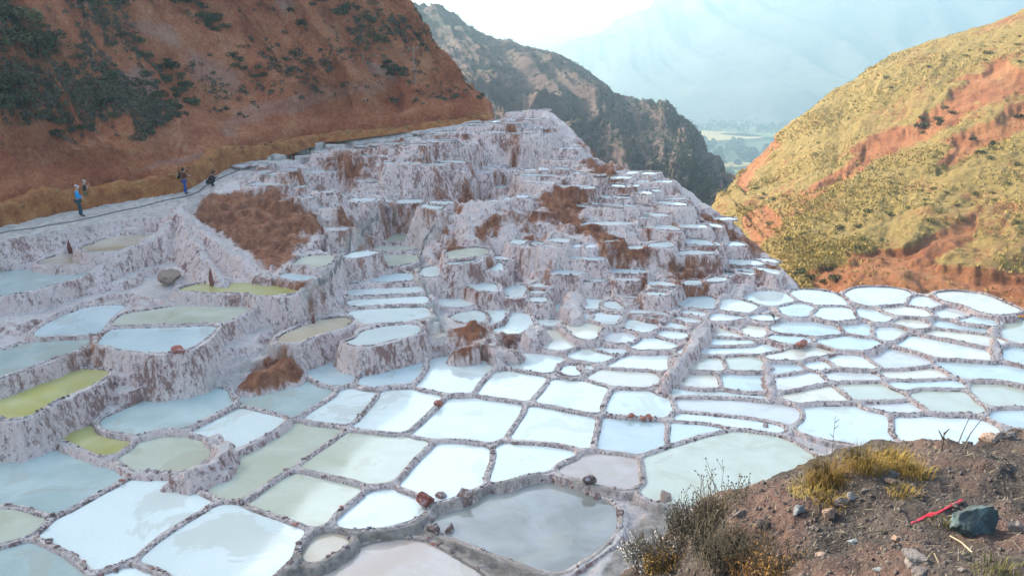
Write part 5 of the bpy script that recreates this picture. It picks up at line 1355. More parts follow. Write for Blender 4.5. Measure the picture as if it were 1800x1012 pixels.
def twiggy(seed, n, h, spread, lean, heads, leaf_n, leaf=.012):
    """stems (tubes), heads (small lumps) and leaves of a dry bush"""
    r = random.Random(seed); V, F = [], []; HV, HF = [], []; LV, LF = [], []
    for k in range(n):
        a = r.uniform(0, 6.28); q = spread * r.random() ** .6
        b = Vector((math.cos(a) * q, math.sin(a) * q * .7, -.03)); hh = h * r.uniform(.4, 1.1)
        t = b + Vector((math.cos(a) * hh * .3 * r.random() + lean[0] * hh, math.sin(a) * hh * .3 * r.random() + lean[1] * hh, hh))
        mid_ = (b + t) / 2 + Vector((r.uniform(-.03, .03), r.uniform(-.03, .03), .02))
        tube(V, F, [b, mid_, t], [.0042, .003, .0016], 3)
        ends = [t]
        for q2 in range(r.randint(1, 3)):
            s0 = mid_.lerp(t, r.random()); e = s0 + Vector((r.uniform(-.06, .06), r.uniform(-.06, .06), r.uniform(.04, .12)))
            tube(V, F, [s0, e], [.0022, .0012], 3); ends.append(e)
        if heads:
            for e in ends:
                sv, sf = STONES[r.randrange(6)]; i = len(HV)
                HV += [tuple(Vector(x) * heads * r.uniform(.6, 1.2) + e) for x in sv]; HF += [tuple(int(y) + i for y in f) for f in sf]
        for q2 in range(leaf_n):
            s0 = b.lerp(t, r.uniform(.15, 1)) + Vector((r.gauss(0, .022), r.gauss(0, .022), r.gauss(0, .02)))
            d = Vector((r.gauss(0, 1), r.gauss(0, 1), r.gauss(.5, 1))).normalized() * leaf * r.uniform(.7, 1.8); e = d.cross(Vector((r.gauss(0, 1), r.gauss(0, 1), r.gauss(0, 1)))).normalized() * leaf * .4
            i = len(LV); LV += [tuple(s0 - d), tuple(s0 + e), tuple(s0 + d), tuple(s0 - e)]; LF.append((i, i + 1, i + 2, i + 3))
    return (V, F), (HV, HF), (LV, LF)
def dry_bush(px, py, seed, n, h, spread, label, lean=(0, 0), heads=.0, leaf_n=6, leaf_mat_=None, leaf=.012, head_mat=None):
    p = on_bank(px, py)
    o = empty('dry_bush', tuple(p)); tag(o, label, 'bush', 'dry bushes at the end of the dirt bank')
    s, hd, lf = twiggy(seed, n, h, spread, lean, heads, leaf_n, leaf)
    st = link('stem', mesh_np('stem', *[np.array(x) for x in s], MAT_DRYSTEM, True), o)
    if hd[0]: tag(link('seed_heads', mesh_np('seed_heads', np.array(hd[0]), np.array(hd[1]), head_mat or MAT_DRYSTEM, False), o), kind='stuff')
    if lf[0]: tag(link('foliage', mesh_np('foliage', np.array(lf[0]), np.array(lf[1]), leaf_mat_ or MAT_SCRUB, False), o), kind='stuff')
    return o
dry_bush(1240, 935, 31, 170, .22, .30, 'dark dry bush at the end of the bank, centre of the tangle', (0, 0), .004, 16, MAT_SCRUB)
dry_bush(1275, 905, 32, 34, .34, .20, 'tall thin stalks with dark seed heads above the dry bush', (0, .05), .0085, 1, MAT_SCRUB)
dry_bush(1215, 905, 33, 34, .36, .20, 'thin stalks with dark seed heads against the green pond', (-.1, .05), .0085, 1, MAT_SCRUB)
dry_bush(1150, 965, 34, 200, .20, .26, 'silvery seed bush leaning over the dark pool', (-.35, .1), 0, 12, MAT_SILVER, .013)
dry_bush(1255, 910, 35, 90, .20, .20, 'silvery seed bush behind the dark bush', (.1, .1), 0, 12, MAT_SILVER, .013)
dry_bush(1170, 1000, 36, 80, .18, .16, 'rust coloured dry bush beside the pale boulder', (-.1, 0), 0, 14, MAT_RUSTLEAF)
dry_bush(1290, 985, 37, 150, .26, .26, 'tangled grey dry bush at the bottom of the bank', (0, 0), .004, 14, MAT_SCRUB)
dry_bush(1370, 1012, 38, 90, .20, .22, 'olive dry bush cut by the bottom of the view', (0, 0), 0, 10, MAT_RUSTLEAF)
def stalk(px, py, pts, label, rad=.006):
    p = on_bank(px, py); V, F = [], []
    for line in pts: tube(V, F, line, [rad * (1 - .6 * k / max(1, len(line) - 1)) for k in range(len(line))], 5)
    return tag(link('dry_stalk', mesh_np('dry_stalk', V, F, MAT_DRYSTEM, True), None, tuple(p)), label, 'stalk', 'dry stalks on the lip of the bank')
stalk(1655, 790, [[(0, 0, -.03), (.005, 0, .1), (.0, 0, .17)], [(.005, 0, .1), (-.05, 0, .19)], [(.0, 0, .15), (.045, .01, .2)]], 'short forked dry stalk at the lip of the bank', .008)
stalk(1682, 783, [[(0, 0, -.03), (.03, 0, .12), (.07, 0, .27)]], 'straight dry stalk beside the forked stalk')
stalk(1692, 783, [[(0, 0, -.03), (.05, 0, .12), (.12, 0, .25)]], 'leaning dry stalk right of the straight stalk')
stalk(1455, 850, [[(0, 0, -.03), (.004, 0, .3), (-.004, 0, .58)]] + [[(0, 0, z), (random.choice((-1, 1)) * .03, 0, z + .03)] for z in (.25, .33, .4, .47, .52)], 'tall thin seed stalk standing above the tallest yellow tuft', .0032)
# stones on the bank
MAT_GREY = rock_mat('bank_stone', [(0.25, (0.04, 0.033, 0.030)), (0.5, (0.10, 0.083, 0.073)), (0.75, (0.21, 0.185, 0.17))])
MAT_TEAL = rock_mat('teal_rock', [(0.25, (0.025, 0.028, 0.028)), (0.5, (0.055, 0.075, 0.075)), (0.72, (0.13, 0.22, 0.23))])
MAT_TAN = rock_mat('tan_stone', [(0.25, (0.10, 0.06, 0.045)), (0.5, (0.20, 0.135, 0.10)), (0.75, (0.31, 0.24, 0.195))])
MAT_PALE = rock_mat('pale_stone', [(0.25, (0.08, 0.085, 0.085)), (0.5, (0.15, 0.16, 0.16)), (0.75, (0.26, 0.28, 0.28))])
def facet(seed, sq, cuts=13, sub=4):
    bm = bmesh.new(); bmesh.ops.create_icosphere(bm, subdivisions=sub, radius=1)
    r = random.Random(seed)
    planes = [(Vector((r.gauss(0, 1), r.gauss(0, 1), r.gauss(0, 1))).normalized(), r.uniform(.42, .80)) for _ in range(cuts)]
    for v in bm.verts:
        for n, d in planes:
            k = v.co.dot(n) - d
            if k > 0: v.co -= n * k
    for v in bm.verts:
        p = v.co * 2.6
        v.co *= 1 + .13 * float(fbm(np.array([p.x + seed]), np.array([p.y]), np.array([p.z]), 5, seed, .6)[0])
        v.co = Vector((v.co.x * sq[0], v.co.y * sq[1], v.co.z * sq[2]))
    V = np.array([v.co[:] for v in bm.verts]); F = np.array([[v.index for v in f.verts] for f in bm.faces]); bm.free()
    return V, F
def rock(px, py, w_px, seed, sq, mat, label, sink=.3, rz=0., name='rock', cat='rock', tilt=0.0):
    p = on_bank(px, py); s = w_px / 1440 * p[1] * .56
    V, F = facet(seed, sq)
    o = link(name, mesh_np(name, V, F, mat, False), None, (p[0], p[1], p[2] + s * sq[2] * (1 - 2 * sink) * .8))
    o.scale = (s, s, s); o.rotation_euler = (0, tilt, rz)
    return tag(o, label, cat)
rock(1712, 938, 96, 3, (1, .8, .86), MAT_TEAL, 'big teal-tinted rock with a dark underside on the dirt bank', .12, .4)
rock(1608, 985, 66, 5, (1, .7, .5), MAT_GREY, 'grey wedge-shaped stone below the red plastic strip', .2, .3)
rock(1616, 1008, 50, 6, (1, .8, .45), MAT_GREY, 'flat grey stone at the bottom edge under the wedge-shaped one', .2, 1.0)
rock(1557, 838, 62, 7, (1, .6, .28), MAT_GREY, 'flat grey slab lying among the yellow grass', .1, .1)
rock(1566, 848, 24, 8, (1, .7, .6), MAT_TAN, 'small tan stone below the flat slab')
rock(1522, 862, 26, 9, (1, .6, .5), MAT_GREY, 'small grey stone between the tufts and the red strip')
rock(1457, 905, 32, 10, (1, .8, .9), MAT_TAN, 'orange-brown stone at the bottom of the small pile')
rock(1478, 888, 34, 11, (1, .7, .8), MAT_GREY, 'upright grey stone in the middle of the small pile')
rock(1496, 878, 30, 12, (1, .8, .7), MAT_GREY, 'grey stone at the right of the small pile')
rock(1403, 898, 36, 13, (1, .5, .6), MAT_PALE, 'pale greenish stone left of the small pile', .3, .5)
rock(1578, 950, 26, 14, (1, .8, .7), MAT_TAN, 'reddish stone at the lower end of the red strip')
rock(1790, 935, 44, 15, (1, .8, .8), MAT_GREY, 'dark stone at the right edge behind the teal rock')
rock(1770, 770, 40, 16, (1, .7, .6), MAT_GREY, 'dark stone at the top right lip of the bank')
rock(1738, 772, 40, 17, (1, .7, .7), MAT_TAN, 'reddish brown lump on the lip of the bank above the strip')
rock(1700, 782, 22, 18, (1, .7, .7), MAT_PALE, 'small white stone on the lip near the dry stalks')
rock(1548, 800, 38, 19, (1, .8, .6), MAT_GREY, 'dark lump on the lip between the yellow tufts')
rock(1146, 1008, 62, 20, (.8, .7, 1), MAT_PALE, 'pale blue-white boulder at the bottom beside the dry bush', .1, .7)
rock(1440, 976, 24, 21, (1, .8, .6), MAT_TAN, 'small pink stone in the lower middle of the bank')
rock(1545, 1000, 22, 22, (1, .8, .5), MAT_PALE, 'small white chip low on the bank')
rock(1300, 905, 40, 23, (1, .4, .35), MAT_GREY, 'dark splinter of stone right of the dry bush', .2, .5)
rock(1340, 925, 40, 24, (1, .45, .4), MAT_GREY, 'long grey stone by the dry bush', .2, -.3)
rock(1690, 1000, 20, 25, (1, .8, .5), MAT_GREY, 'little grey stone under the teal rock')
rock(1500, 955, 22, 26, (1, .8, .6), MAT_PALE, 'small bluish stone left of the red strip')
rock(1430, 930, 18, 27, (1, .8, .6), MAT_GREY, 'small dark stone on the open dirt')
rock(1660, 850, 20, 28, (1, .5, .4), MAT_TAN, 'small tan chip on the open dirt above the red strip')
# gravel and straw
rg = np.random.default_rng(9)
qx, qy = _bq[..., 0], _bq[..., 1]
idx = np.argwhere(_vis & (qx > 1000) & (qx < 1950) & (qy < 1120))
items = []; straw = []
for k in rg.integers(0, len(idx), 3600):
    p = BG[tuple(idx[k])]; s = abs(rg.normal(0, .009)) + .004
    Vv, F = STONES[k % 6]; items.append((rot_z(Vv * s, rg.uniform(0, 6)) + p + rg.uniform(-.02, .02, 3) * [1, 1, 0], F))
tag(joined('gravel', items, MAT_GREY), 'loose brown gravel strewn over the dirt bank', 'gravel', None, 'stuff')
VV = []
for k in rg.integers(0, len(idx), 900):
    p = BG[tuple(idx[k])]; a = rg.uniform(0, 6.28); L = rg.uniform(.02, .09); d = np.array([math.cos(a) * L, math.sin(a) * L, rg.uniform(0, .02)]); s = np.array([-math.sin(a), math.cos(a), 0]) * .0016
    b = p + np.array([0, 0, .006]); VV += [b - s, b + s, b + d + s * .4, b + d - s * .4]
tag(link('straw', mesh_np('straw', np.array(VV), np.arange(len(VV)).reshape(-1, 4), MAT_STRAW, False)), 'bits of dry straw strewn over the dirt bank', 'straw', None, 'stuff')
# red plastic strip, fallen stalks
MAT_RED = plain('red_plastic', (0.30, 0.016, 0.03), 0.45, 0.25, 9.0)
def strip(pxs, name, label, cat, mat, w, lift=.012, twist=0.):
    P = resample(np.array([on_bank(*q) for q in pxs]), .03, closed=False)
    P[:, 2] = np.convolve(np.pad(P[:, 2], 3, mode='edge'), np.ones(7) / 7, 'valid') + lift
    V, F = [], []
    for i, p in enumerate(P):
        d = P[min(i + 1, len(P) - 1)] - P[max(i - 1, 0)]; s = np.array([-d[1], d[0], 0]); s = s / (np.linalg.norm(s) + 1e-9)
        ww = w * (.55 + .45 * math.sin(i * .9 + 1) ** 2) * min(1, (i + 1) / 3, (len(P) - i) / 3)
        for t in (-1, -.4, .2, 1): V.append(p + s * ww * t + np.array([0, 0, ww * .55 * math.sin(t * 2.2 + i * twist)]))
    n = len(P)
    o = link(name, mesh_np(name, np.array(V), grid_faces(n, 4), mat, True))
    sm = o.modifiers.new('thickness', 'SOLIDIFY'); sm.thickness = .003
    return tag(o, label, cat)
strip([(1602, 921), (1625, 910), (1650, 900), (1672, 890), (1694, 880)], 'plastic_strip', 'crumpled red plastic strip caught beside the teal rock', 'plastic strip', MAT_RED, .016, .012, .8)
def fallen(pxs, label, rad=.004, mat=None):
    P = resample(np.array([on_bank(*q) for q in pxs]), .05, closed=False); P[:, 2] = np.convolve(np.pad(P[:, 2], 4, mode='edge'), np.ones(9) / 9, 'valid') + rad * 2.5
    V, F = [], []; tube(V, F, [tuple(p) for p in P], [rad] * len(P), 5)
    return tag(link('fallen_stalk', mesh_np('fallen_stalk', V, F, mat or MAT_DRYSTEM, True)), label, 'stalk')
fallen([(1430, 968), (1480, 955), (1530, 940), (1575, 930), (1605, 918)], 'long dark stalk lying in line with the red strip')
fallen([(1668, 945), (1690, 958), (1712, 970)], 'pale dry stick lying under the teal rock', .005, MAT_STRAW)
fallen([(1642, 980), (1655, 996), (1665, 1012)], 'pale straw stalk right of the wedge-shaped stone', .003, MAT_STRAW)
fallen([(1268, 1000), (1300, 970), (1330, 940)], 'pale grass stalk leaning across the lower bank', .003, MAT_STRAW)

# ------------------------------------------------------------------ rubble wall along the path, red spurs, poles, people
def hit(px, py):
    rx, rz = ray(px, py)
    for y in np.arange(20, 130, .08):
        if CAMZ + rz * y <= ground(rx * y, y): return np.array([rx * y, y, ground(rx * y, y)])
    return np.array(atd(px, py, 60))
MAT_RUBBLE = rock_mat('rubble_stone', [(0.28, (0.07, 0.028, 0.016)), (0.45, (0.20, 0.085, 0.034)), (0.6, (0.29, 0.16, 0.055)), (0.75, (0.42, 0.28, 0.13))])
_m = M('ochre_earth', 0.95); _v = _m.pos(); _n = _m.noise(_v, 1.1, 8, .7); _n2 = _m.noise(_v, 7.0, 7, .78)
_m.color(_m.ramp(_m.math('ADD', _m.math('MULTIPLY', _n, .55), _m.math('MULTIPLY', _n2, .45)), [(0.33, (0.06, 0.02, 0.012)), (0.45, (0.26, 0.085, 0.030)), (0.55, (0.38, 0.155, 0.050)), (0.68, (0.50, 0.30, 0.14))])); _m.bump(_n2, 1.0, .15)
MAT_OCHRE = _m.m
WALL = empty('rubble_wall', tuple(WALLB[5])); tag(WALL, 'rough ochre bank of earth and rubble along the inner side of the path', 'wall')
wl = resample(np.array(WALLB[2:]), .27, closed=False)
hts = np.interp(project(wl)[0], [-300, 0, 200, 330, 400, 450, 560, 850], [1.5, 1.45, 1.25, .95, 1.15, .75, .4, .25]) * (1 + .35 * fbm(wl[:, 0] * .35, wl[:, 1] * .35, octaves=3, seed=8))
rw = random.Random(12); wst = []; big = 0
tdir = np.gradient(wl, axis=0); tdir[:, 2] = 0; tdir /= np.linalg.norm(tdir, axis=1, keepdims=True)
face = np.stack([tdir[:, 1], -tdir[:, 0], 0 * tdir[:, 0]], -1)
rub_me = [mesh_np('stone', v, f, MAT_RUBBLE, False) for v, f in BIGST]
for i in range(len(wl)):
    zz = -.2
    while zz < hts[i] * K * .9:
        s = rw.uniform(.09, .21)
        if rw.random() < .62: zz += s * 1.05; continue
        p = wl[i] + face[i] * (.32 - .16 * zz + rw.uniform(-.08, .08)) + tdir[i] * rw.uniform(-.15, .15) + np.array([0, 0, zz + s * .6]) - np.array(WALLB[5])
        qx_, qy_ = project(p + np.array(WALLB[5]))
        if s > .175 and -40 < qx_ < 600 and big < 290:
            so = link('stone', rub_me[rw.randrange(4)], WALL, tuple(p)); so.scale = (s, s, s * .9); so.rotation_euler = (rw.uniform(-.4, .4), rw.uniform(-.4, .4), rw.uniform(0, 6)); big += 1
        else:
            Vv, F = STONES[rw.randrange(6)]; wst.append((rot_z(Vv * s, rw.uniform(0, 6)) + p, F))
        zz += s * 1.05
tag(joined('small_stones', wst, MAT_RUBBLE, WALL), kind='stuff')
rows = []
for o_, hh in ((.75, -.4), (.55, .25), (.42, .6), (.25, .9), (-.1, 1.02), (-.6, .95), (-1.6, .9)):
    rows.append(wl + face * o_ + np.array([0, 0, 1.0]) * (hts * K * hh)[:, None])
CG = catmull(np.array(rows), 22)
CG = CG + (0.13 * fbm(CG[..., 0] * 1.1, CG[..., 1] * 1.1, CG[..., 2] * 1.6, 5, 300, .6))[..., None] * np.array([.6, -.6, .5])
link('earth_core', mesh_np('earth_core', (CG - np.array(WALLB[5])).reshape(-1, 3), grid_faces(22, len(wl)), MAT_OCHRE, True), WALL)
MAT_RUST = rock_mat('rust_rock', [(0.25, (0.07, 0.022, 0.020)), (0.5, (0.15, 0.05, 0.042)), (0.75, (0.26, 0.12, 0.10))])
def spur(px, py, hpx, label):
    p = hit(px, py); h = hpx / 1440 * p[1] * .8
    V, F = facet(int(px), (.16, .16, .55), 5, 3)
    V[:, :2] *= (1.25 - (V[:, 2:3] + .55) * .75)
    o = link('rust_spur', mesh_np('rust_spur', V * h, F, MAT_RUST, True), None, (p[0], p[1], p[2] + h * .42)); return tag(o, label, 'rock', 'rust-red spurs on the terrace walls')
spur(373, 505, 46, 'tallest rust-red spur at the foot of the white salt pyramid')
spur(124, 445, 36, 'rust-red spur on the wall above the brown pool at the left')
spur(551, 570, 28, 'small rust-red spur above the narrow brown pond')
spur(568, 420, 24, 'rust-red spur under the brown mound')
def boulder(px, py, w_px, sq, mat, label, seed):
    p = hit(px, py); s = w_px / 1440 * p[1] * .55
    V, F = facet(seed, sq, 7, 3); o = link('boulder', mesh_np('boulder', V, F, mat, False), None, (p[0], p[1], p[2] + s * sq[2] * .5)); o.scale = (s, s, s); o.rotation_euler = (0, 0, seed)
    return tag(o, label, 'rock')
boulder(315, 618, 30, (1, .7, .45), MAT_REDSTONE, 'flat red stone on the corner of the pale blue terrace pond', 41)
boulder(748, 885, 40, (1, .8, .7), MAT_REDSTONE, 'orange-red boulder at the left corner of the dark pool', 42)
boulder(775, 875, 26, (1, .8, .6), MAT_STONE, 'brown stone just right of the orange-red boulder', 43)
boulder(818, 870, 36, (1, .7, .6), MAT_STONE, 'large brown stone on the far rim of the dark pool', 44)
boulder(790, 935, 26, (.8, .7, 1), MAT_STONE, 'dark upright stone in the left corner of the dark pool', 45)
boulder(765, 930, 30, (1, .7, .6), MAT_STONE, 'dark stone beside the upright stone', 46)
boulder(1035, 850, 30, (1, .7, .7), MAT_STONE, 'brown stone on the right far rim of the dark pool', 47)
boulder(1168, 880, 34, (1, .8, .8), MAT_TAN, 'pinkish boulder between the green pond and the dry bush', 48)
boulder(298, 492, 46, (1, .8, .5), MAT_TAN, 'tan block of rock at the foot of the white pyramid', 49)
boulder(770, 712, 18, (1, .7, .7), MAT_REDSTONE, 'red stone on the bund between two white ponds', 50)
for k, px in enumerate((1108, 1130, 1142)): boulder(px, 738, 16, (1, .7, .6), MAT_REDSTONE, ['red stone at the left of the line on the bund', 'red stone in the middle of the line on the bund', 'red stone at the right of the line on the bund'][k], 60 + k)
boulder(1410, 608, 34, (1, .6, .4), MAT_REDSTONE, 'heap of red stone above the long cream pond', 51)
boulder(1345, 750, 22, (1, .7, .5), MAT_STONE, 'dark stones above the big half-round green pond', 52)
# dark water channels along the path and down the ramps
MAT_CHAN = plain('channel_mud', (0.16, 0.135, 0.12), 0.4, .4, 3.0)
def channel(pts, label, w=.05):
    W = []
    for q in pts:
        h_ = hit(*q); W.append(h_)
    P = resample(catmull(np.array(W), 40), .3, closed=False)
    V, F = [], []
    for i, p in enumerate(P):
        d = P[min(i + 1, len(P) - 1)] - P[max(i - 1, 0)]; s_ = np.array([-d[1], d[0], 0]); s_ /= (np.linalg.norm(s_) + 1e-9)
        ww = w * (1 + .5 * math.sin(i * 1.3) * math.sin(i * .37))
        for t_ in (-1.6, -1, 0, 1, 1.6):
            x, y = (p + s_ * ww * t_)[:2]; z = ground(x, y) + (.05 if abs(t_) < 1.2 else -.06) + (.03 if abs(t_) == 1 else 0); V.append((x, y, z))
    return tag(link('water_channel', mesh_np('water_channel', np.array(V), grid_faces(len(P), 5), MAT_CHAN, True)), label, None, None, 'structure')
channel([(-20, 415), (60, 402), (140, 388), (230, 368), (300, 351), (350, 338), (385, 315), (430, 293), (480, 277)], 'dark irrigation channel along the path')
channel([(560, 500), (590, 475), (615, 440), (640, 405), (665, 378)], 'thin channel down the muddy ramp')
channel([(765, 400), (745, 425), (738, 455), (745, 500), (758, 540), (778, 585)], 'thin channel down the white ramp')
# poles
MAT_POLE = plain('pole_wood', (0.22, 0.18, 0.15), 0.85)
def pole(p, h, label, arm=True):
    o = empty('utility_pole', tuple(p)); tag(o, label, 'pole', 'wooden poles along the hillside')
    V, F = [], []; tube(V, F, [(0, 0, -.6), (0, 0, h * .5), (.02, 0, h)], [.08, .07, .055], 8); link('post', mesh_np('post', V, F, MAT_POLE, True), o)
    if arm:
        V, F = [], []; tube(V, F, [(-.55, 0, h * .93), (.55, 0, h * .93)], [.05, .05], 6); link('crossarm', mesh_np('crossarm', V, F, MAT_POLE, True), o)
        for x in (-.45, .45):
            V, F = [], []; tube(V, F, [(x, 0, h * .93 + .04), (x, 0, h * .93 + .2)], [.04, .05], 6); link('insulator', mesh_np('insulator', V, F, MAT_SILVER, True), o)
    return o
p1 = on_grid(hillG['red_hill'][20:-40], 730, 143); p2 = on_grid(hillG['red_hill'][20:-40], 832, 168); p3 = on_grid(hillG['scrub_hill'], 702, 20); p4 = on_grid(hillG['red_hill'][20:-40], 638, 106)
pole(p1, 3.5 * p1[1] / 100 * 1.15, 'tall wooden pole with a crossarm on the red spur')
pole(p2, 1.7 * p2[1] / 100, 'short pale pole at the foot of the red spur', False)
pole(p3, 1.3 * p3[1] / 100, 'tiny pole on the skyline of the scrub hill', False)
pole(p4, .95 * p4[1] / 100, 'small pale post in the thicket on the red hill', False)
V, F = [], []
a, b = Vector(p1) + Vector((0, 0, 3.5 * p1[1] / 100)), Vector(p4) + Vector((0, 0, .9))
tube(V, F, [a.lerp(b, t) - Vector((0, 0, .5 * math.sin(t * math.pi))) for t in np.linspace(0, 1, 14)], [.012] * 14, 4)
tag(link('overhead_wire', mesh_np('overhead_wire', V, F, MAT_SILVER, True)), 'thin pale wire strung from the tall pole across the red hill', 'wire')

# people
def cloth(name, c, rough=.85): return plain(name, c, rough, .2, 14.0)
SKIN = cloth('skin', (0.40, 0.24, 0.17), .6)
def skinned(name, joints, edges, radii, mat, parent, root=0, sub=2):
    me = bpy.data.meshes.new(name); me.from_pydata([tuple(j) for j in joints], edges, []); me.update()
    o = bpy.data.objects.new(name, me); COL.objects.link(o)
    o.modifiers.new('skin', 'SKIN'); sd = o.modifiers.new('sub', 'SUBSURF'); sd.levels = sub; sd.render_levels = sub
    for i, v in enumerate(me.skin_vertices[0].data):
        r = radii[i]; v.radius = r if isinstance(r, tuple) else (r, r); v.use_root = (i == root)
    dg = bpy.context.evaluated_depsgraph_get(); ev = o.evaluated_get(dg)
    m2 = bpy.data.meshes.new_from_object(ev); m2.name = name
    bpy.data.objects.remove(o, do_unlink=True); bpy.data.meshes.remove(me)
    m2.materials.clear(); m2.materials.append(mat)
    m2.polygons.foreach_set('use_smooth', np.ones(len(m2.polygons), bool))
    return link(name, m2, parent)
STAND = dict(pel=(0, 0, .96), wst=(0, .01, 1.10), chs=(0, 0, 1.30), nck=(0, 0, 1.47), hd=(0, .02, 1.60), top=(0, .02, 1.70),
             ls=(-.18, 0, 1.40), le=(-.24, -.03, 1.12), lw=(-.22, .10, .90), rs=(.18, 0, 1.40), re=(.24, -.03, 1.12), rw=(.22, .10, .90),
             lh=(-.09, 0, .90), lk=(-.10, .03, .50), la=(-.10, -.02, .09), lt=(-.12, .14, .04), rh=(.09, 0, .90), rk=(.10, .03, .50), ra=(.10, -.02, .09), rt=(.12, .14, .04))
def person(loc, heading, J, label, colors, hat=None, hair=(0.04, 0.03, 0.025), scale=1.0, sleeves=True):
    o = empty('person', tuple(loc), heading); o.scale = (scale,) * 3; tag(o, label, 'person', 'people on the path')
    J = {**STAND, **J}; face_ = J.pop('face', (0, 1, -.1)); ks = list(J)
    ed = [('pel', 'wst'), ('wst', 'chs'), ('chs', 'nck'), ('nck', 'hd'), ('hd', 'top'), ('chs', 'ls'), ('ls', 'le'), ('le', 'lw'), ('chs', 'rs'), ('rs', 're'), ('re', 'rw'),
          ('pel', 'lh'), ('lh', 'lk'), ('lk', 'la'), ('la', 'lt'), ('pel', 'rh'), ('rh', 'rk'), ('rk', 'ra'), ('ra', 'rt')]
    R = dict(pel=(.14, .10), wst=(.12, .09), chs=(.145, .10), nck=.055, hd=.098, top=.075, ls=.062, le=.045, lw=.032, rs=.062, re=.045, rw=.032, lh=.085, lk=.058, la=.04, lt=.035, rh=.085, rk=.058, ra=.04, rt=.035)
    pts = [J[k] for k in ks]; E_ = [(ks.index(a), ks.index(b)) for a, b in ed]; rad = [R[k] for k in ks]
    for sd in 'lr':                                           # hands: palm, four fingers, thumb
        w, e = Vector(J[sd + 'w']), Vector(J[sd + 'e']); d = (w - e).normalized(); s = d.cross(Vector((0, 1, .3))).normalized()
        pts.append(tuple(w + d * .07)); pi = len(pts) - 1; rad.append((.035, .02)); E_.append((ks.index(sd + 'w'), pi))
        for q, L in zip((-1.5, -.5, .5, 1.5), (.065, .08, .085, .07)):
            pts.append(tuple(w + d * .09 + s * q * .018)); rad.append(.009); E_.append((pi, len(pts) - 1))
            pts.append(tuple(w + d * (.09 + L * .8) + s * q * .02 + Vector((0, .02, 0)))); rad.append(.008); E_.append((len(pts) - 2, len(pts) - 1))
        pts.append(tuple(w + d * .06 + s * -.05)); rad.append(.010); E_.append((ks.index(sd + 'w'), len(pts) - 1))
    hd, ey = Vector(J['hd']), (Vector(J['top']) - Vector(J['hd'])).normalized()
    f = Vector(face_).normalized()
    pts.append(tuple(hd + f * .115 + ey * .0)); rad.append(.018); E_.append((ks.index('hd'), len(pts) - 1))
    skinned('body', pts, E_, rad, SKIN, o, 0)
    def sub(name, keys, grow, mat, extra=None):
        p = [J[k] for k in keys]; e = [(keys.index(a), keys.index(b)) for a, b in ed if a in keys and b in keys]
        r = [(tuple(x * grow + .008 for x in R[k]) if isinstance(R[k], tuple) else R[k] * grow + .008) for k in keys]
        return skinned(name, p, e, r, mat, o, 0)
    tk = ['pel', 'wst', 'chs', 'ls', 'le', 'rs', 're'] + (['lw', 'rw'] if sleeves else [])
    sub('jacket' if sleeves else 'shirt', tk, 1.16, cloth('cloth', colors[0]))
    sub('trousers', ['pel', 'lh', 'lk', 'la', 'rh', 'rk', 'ra'], 1.12, cloth('cloth', colors[1]))
    for sd in 'lr': skinned('shoe', [J[sd + 'a'], J[sd + 't']], [(0, 1)], [.058, .045], cloth('shoe', colors[2]), o)
    cap_c = hat or hair
    skinned('cap' if hat else 'hair', [tuple(hd + ey * .055 - f * .02), tuple(hd + ey * .11 - f * .005)] + ([tuple(hd + ey * .05 + f * .15)] if hat else [tuple(hd - f * .05 - ey * .02)]), [(0, 1), (0, 2)], [.107, .085, .03 if hat else .085], cloth('cap', cap_c), o)
    return o
pA = hit(141, 381)
person(pA, math.radians(-70), dict(le=(-.22, .05, 1.14), lw=(-.16, .2, 1.05), re=(.22, .05, 1.14), rw=(.16, .2, 1.05), ra=(.10, .12, .09), rt=(.12, .28, .04), rk=(.1, .1, .5)),
       'person in a bright blue jacket and pale cap standing on the path', [(0.02, 0.26, 0.52), (0.02, 0.055, 0.075), (.03, .03, .035)], hat=(.50, .46, .50), scale=pA[1] * 56 / 1440 / 1.74)
pB = hit(153, 364)
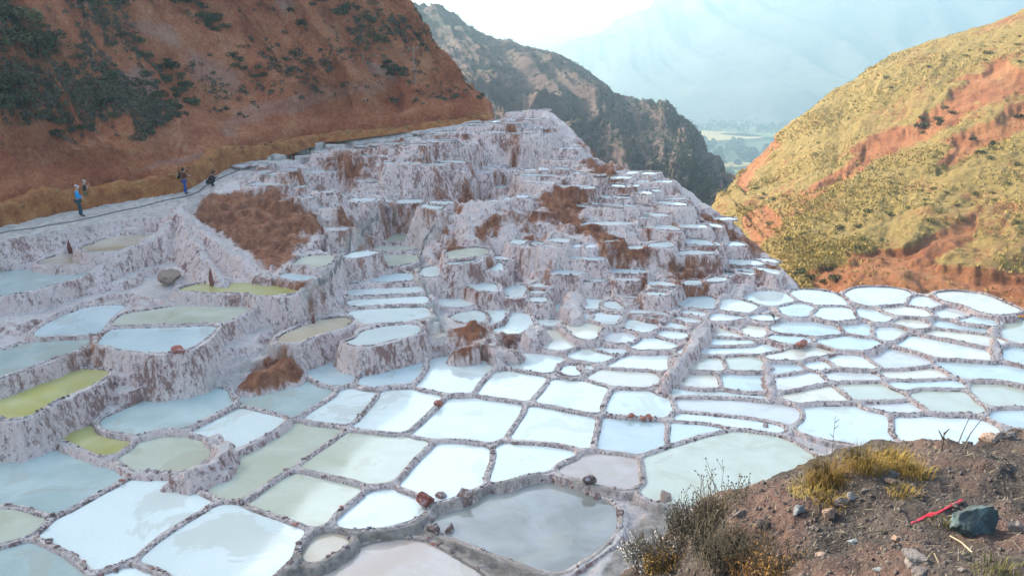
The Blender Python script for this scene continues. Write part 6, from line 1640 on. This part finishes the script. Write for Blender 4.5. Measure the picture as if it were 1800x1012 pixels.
person(pB, math.radians(-60), dict(le=(-.24, .10, 1.18), lw=(-.10, .24, 1.40), re=(.24, .10, 1.18), rw=(.10, .24, 1.40)),
       'person in a black top and khaki trousers behind the blue jacket', [(0.012, 0.012, 0.014), (0.13, 0.115, 0.055), (.05, .04, .03)], hat=(.55, .52, .48), scale=pB[1] * 47 / 1440 / 1.74, sleeves=False)
pC = hit(326, 342)
hC = math.radians(-75)
sC = pC[1] * 46 / 1440 / 1.74
oC = person(pC, hC, dict(le=(-.2, .12, 1.16), lw=(-.1, .3, 1.22), re=(.2, .12, 1.16), rw=(.1, .3, 1.22), la=(-.1, .08, .09), lt=(-.12, .24, .04)),
            'person in a maroon top and blue jeans wearing a backpack', [(0.10, 0.025, 0.022), (0.025, 0.06, 0.24), (.02, .025, .05)], scale=sC)
bp = empty('backpack', tuple(pC), hC); bp.scale = (sC,) * 3; tag(bp, 'black backpack on the back of the person in maroon', 'backpack')
MB = cloth('backpack_cloth', (.010, .010, .013))
V, F = facet(77, (.16, .12, .26), 4, 2); link('pack_body', mesh_np('pack_body', V + np.array([0, -.25, 1.24]), F, MB, True), bp)
V, F = facet(78, (.12, .06, .13), 4, 2); link('pocket', mesh_np('pocket', V + np.array([0, -.36, 1.15]), F, MB, True), bp)
for x in (-.13, .13):
    V, F = [], []; tube(V, F, [(x, -.16, 1.42), (x, .0, 1.48), (x, .13, 1.36), (x, .10, 1.15), (x, -.14, 1.08)], [.022] * 5, 6); link('strap', mesh_np('strap', V, F, MB, True), bp)
pD = hit(371, 327)
person(pD, math.radians(-80), dict(pel=(0, -.12, .30), wst=(0, -.06, .44), chs=(0, .06, .60), nck=(0, .16, .74), hd=(0, .22, .85), top=(0, .25, .95), ls=(-.17, .10, .68), le=(-.2, .26, .48), lw=(-.1, .42, .60), rs=(.17, .10, .68), re=(.2, .26, .48), rw=(.1, .42, .60),
       lh=(-.1, -.12, .28), lk=(-.15, .28, .46), la=(-.13, .02, .09), lt=(-.14, .2, .04), rh=(.1, -.12, .28), rk=(.15, .30, .40), ra=(.13, .05, .09), rt=(.14, .22, .04), face=(0, 1, -.3)),
       'person in black crouching on the path over something in the hands', [(0.012, 0.012, 0.016), (0.015, 0.016, 0.02), (.012, .012, .012)], scale=pD[1] * 46 / 1440 / 1.74 * 1.0)
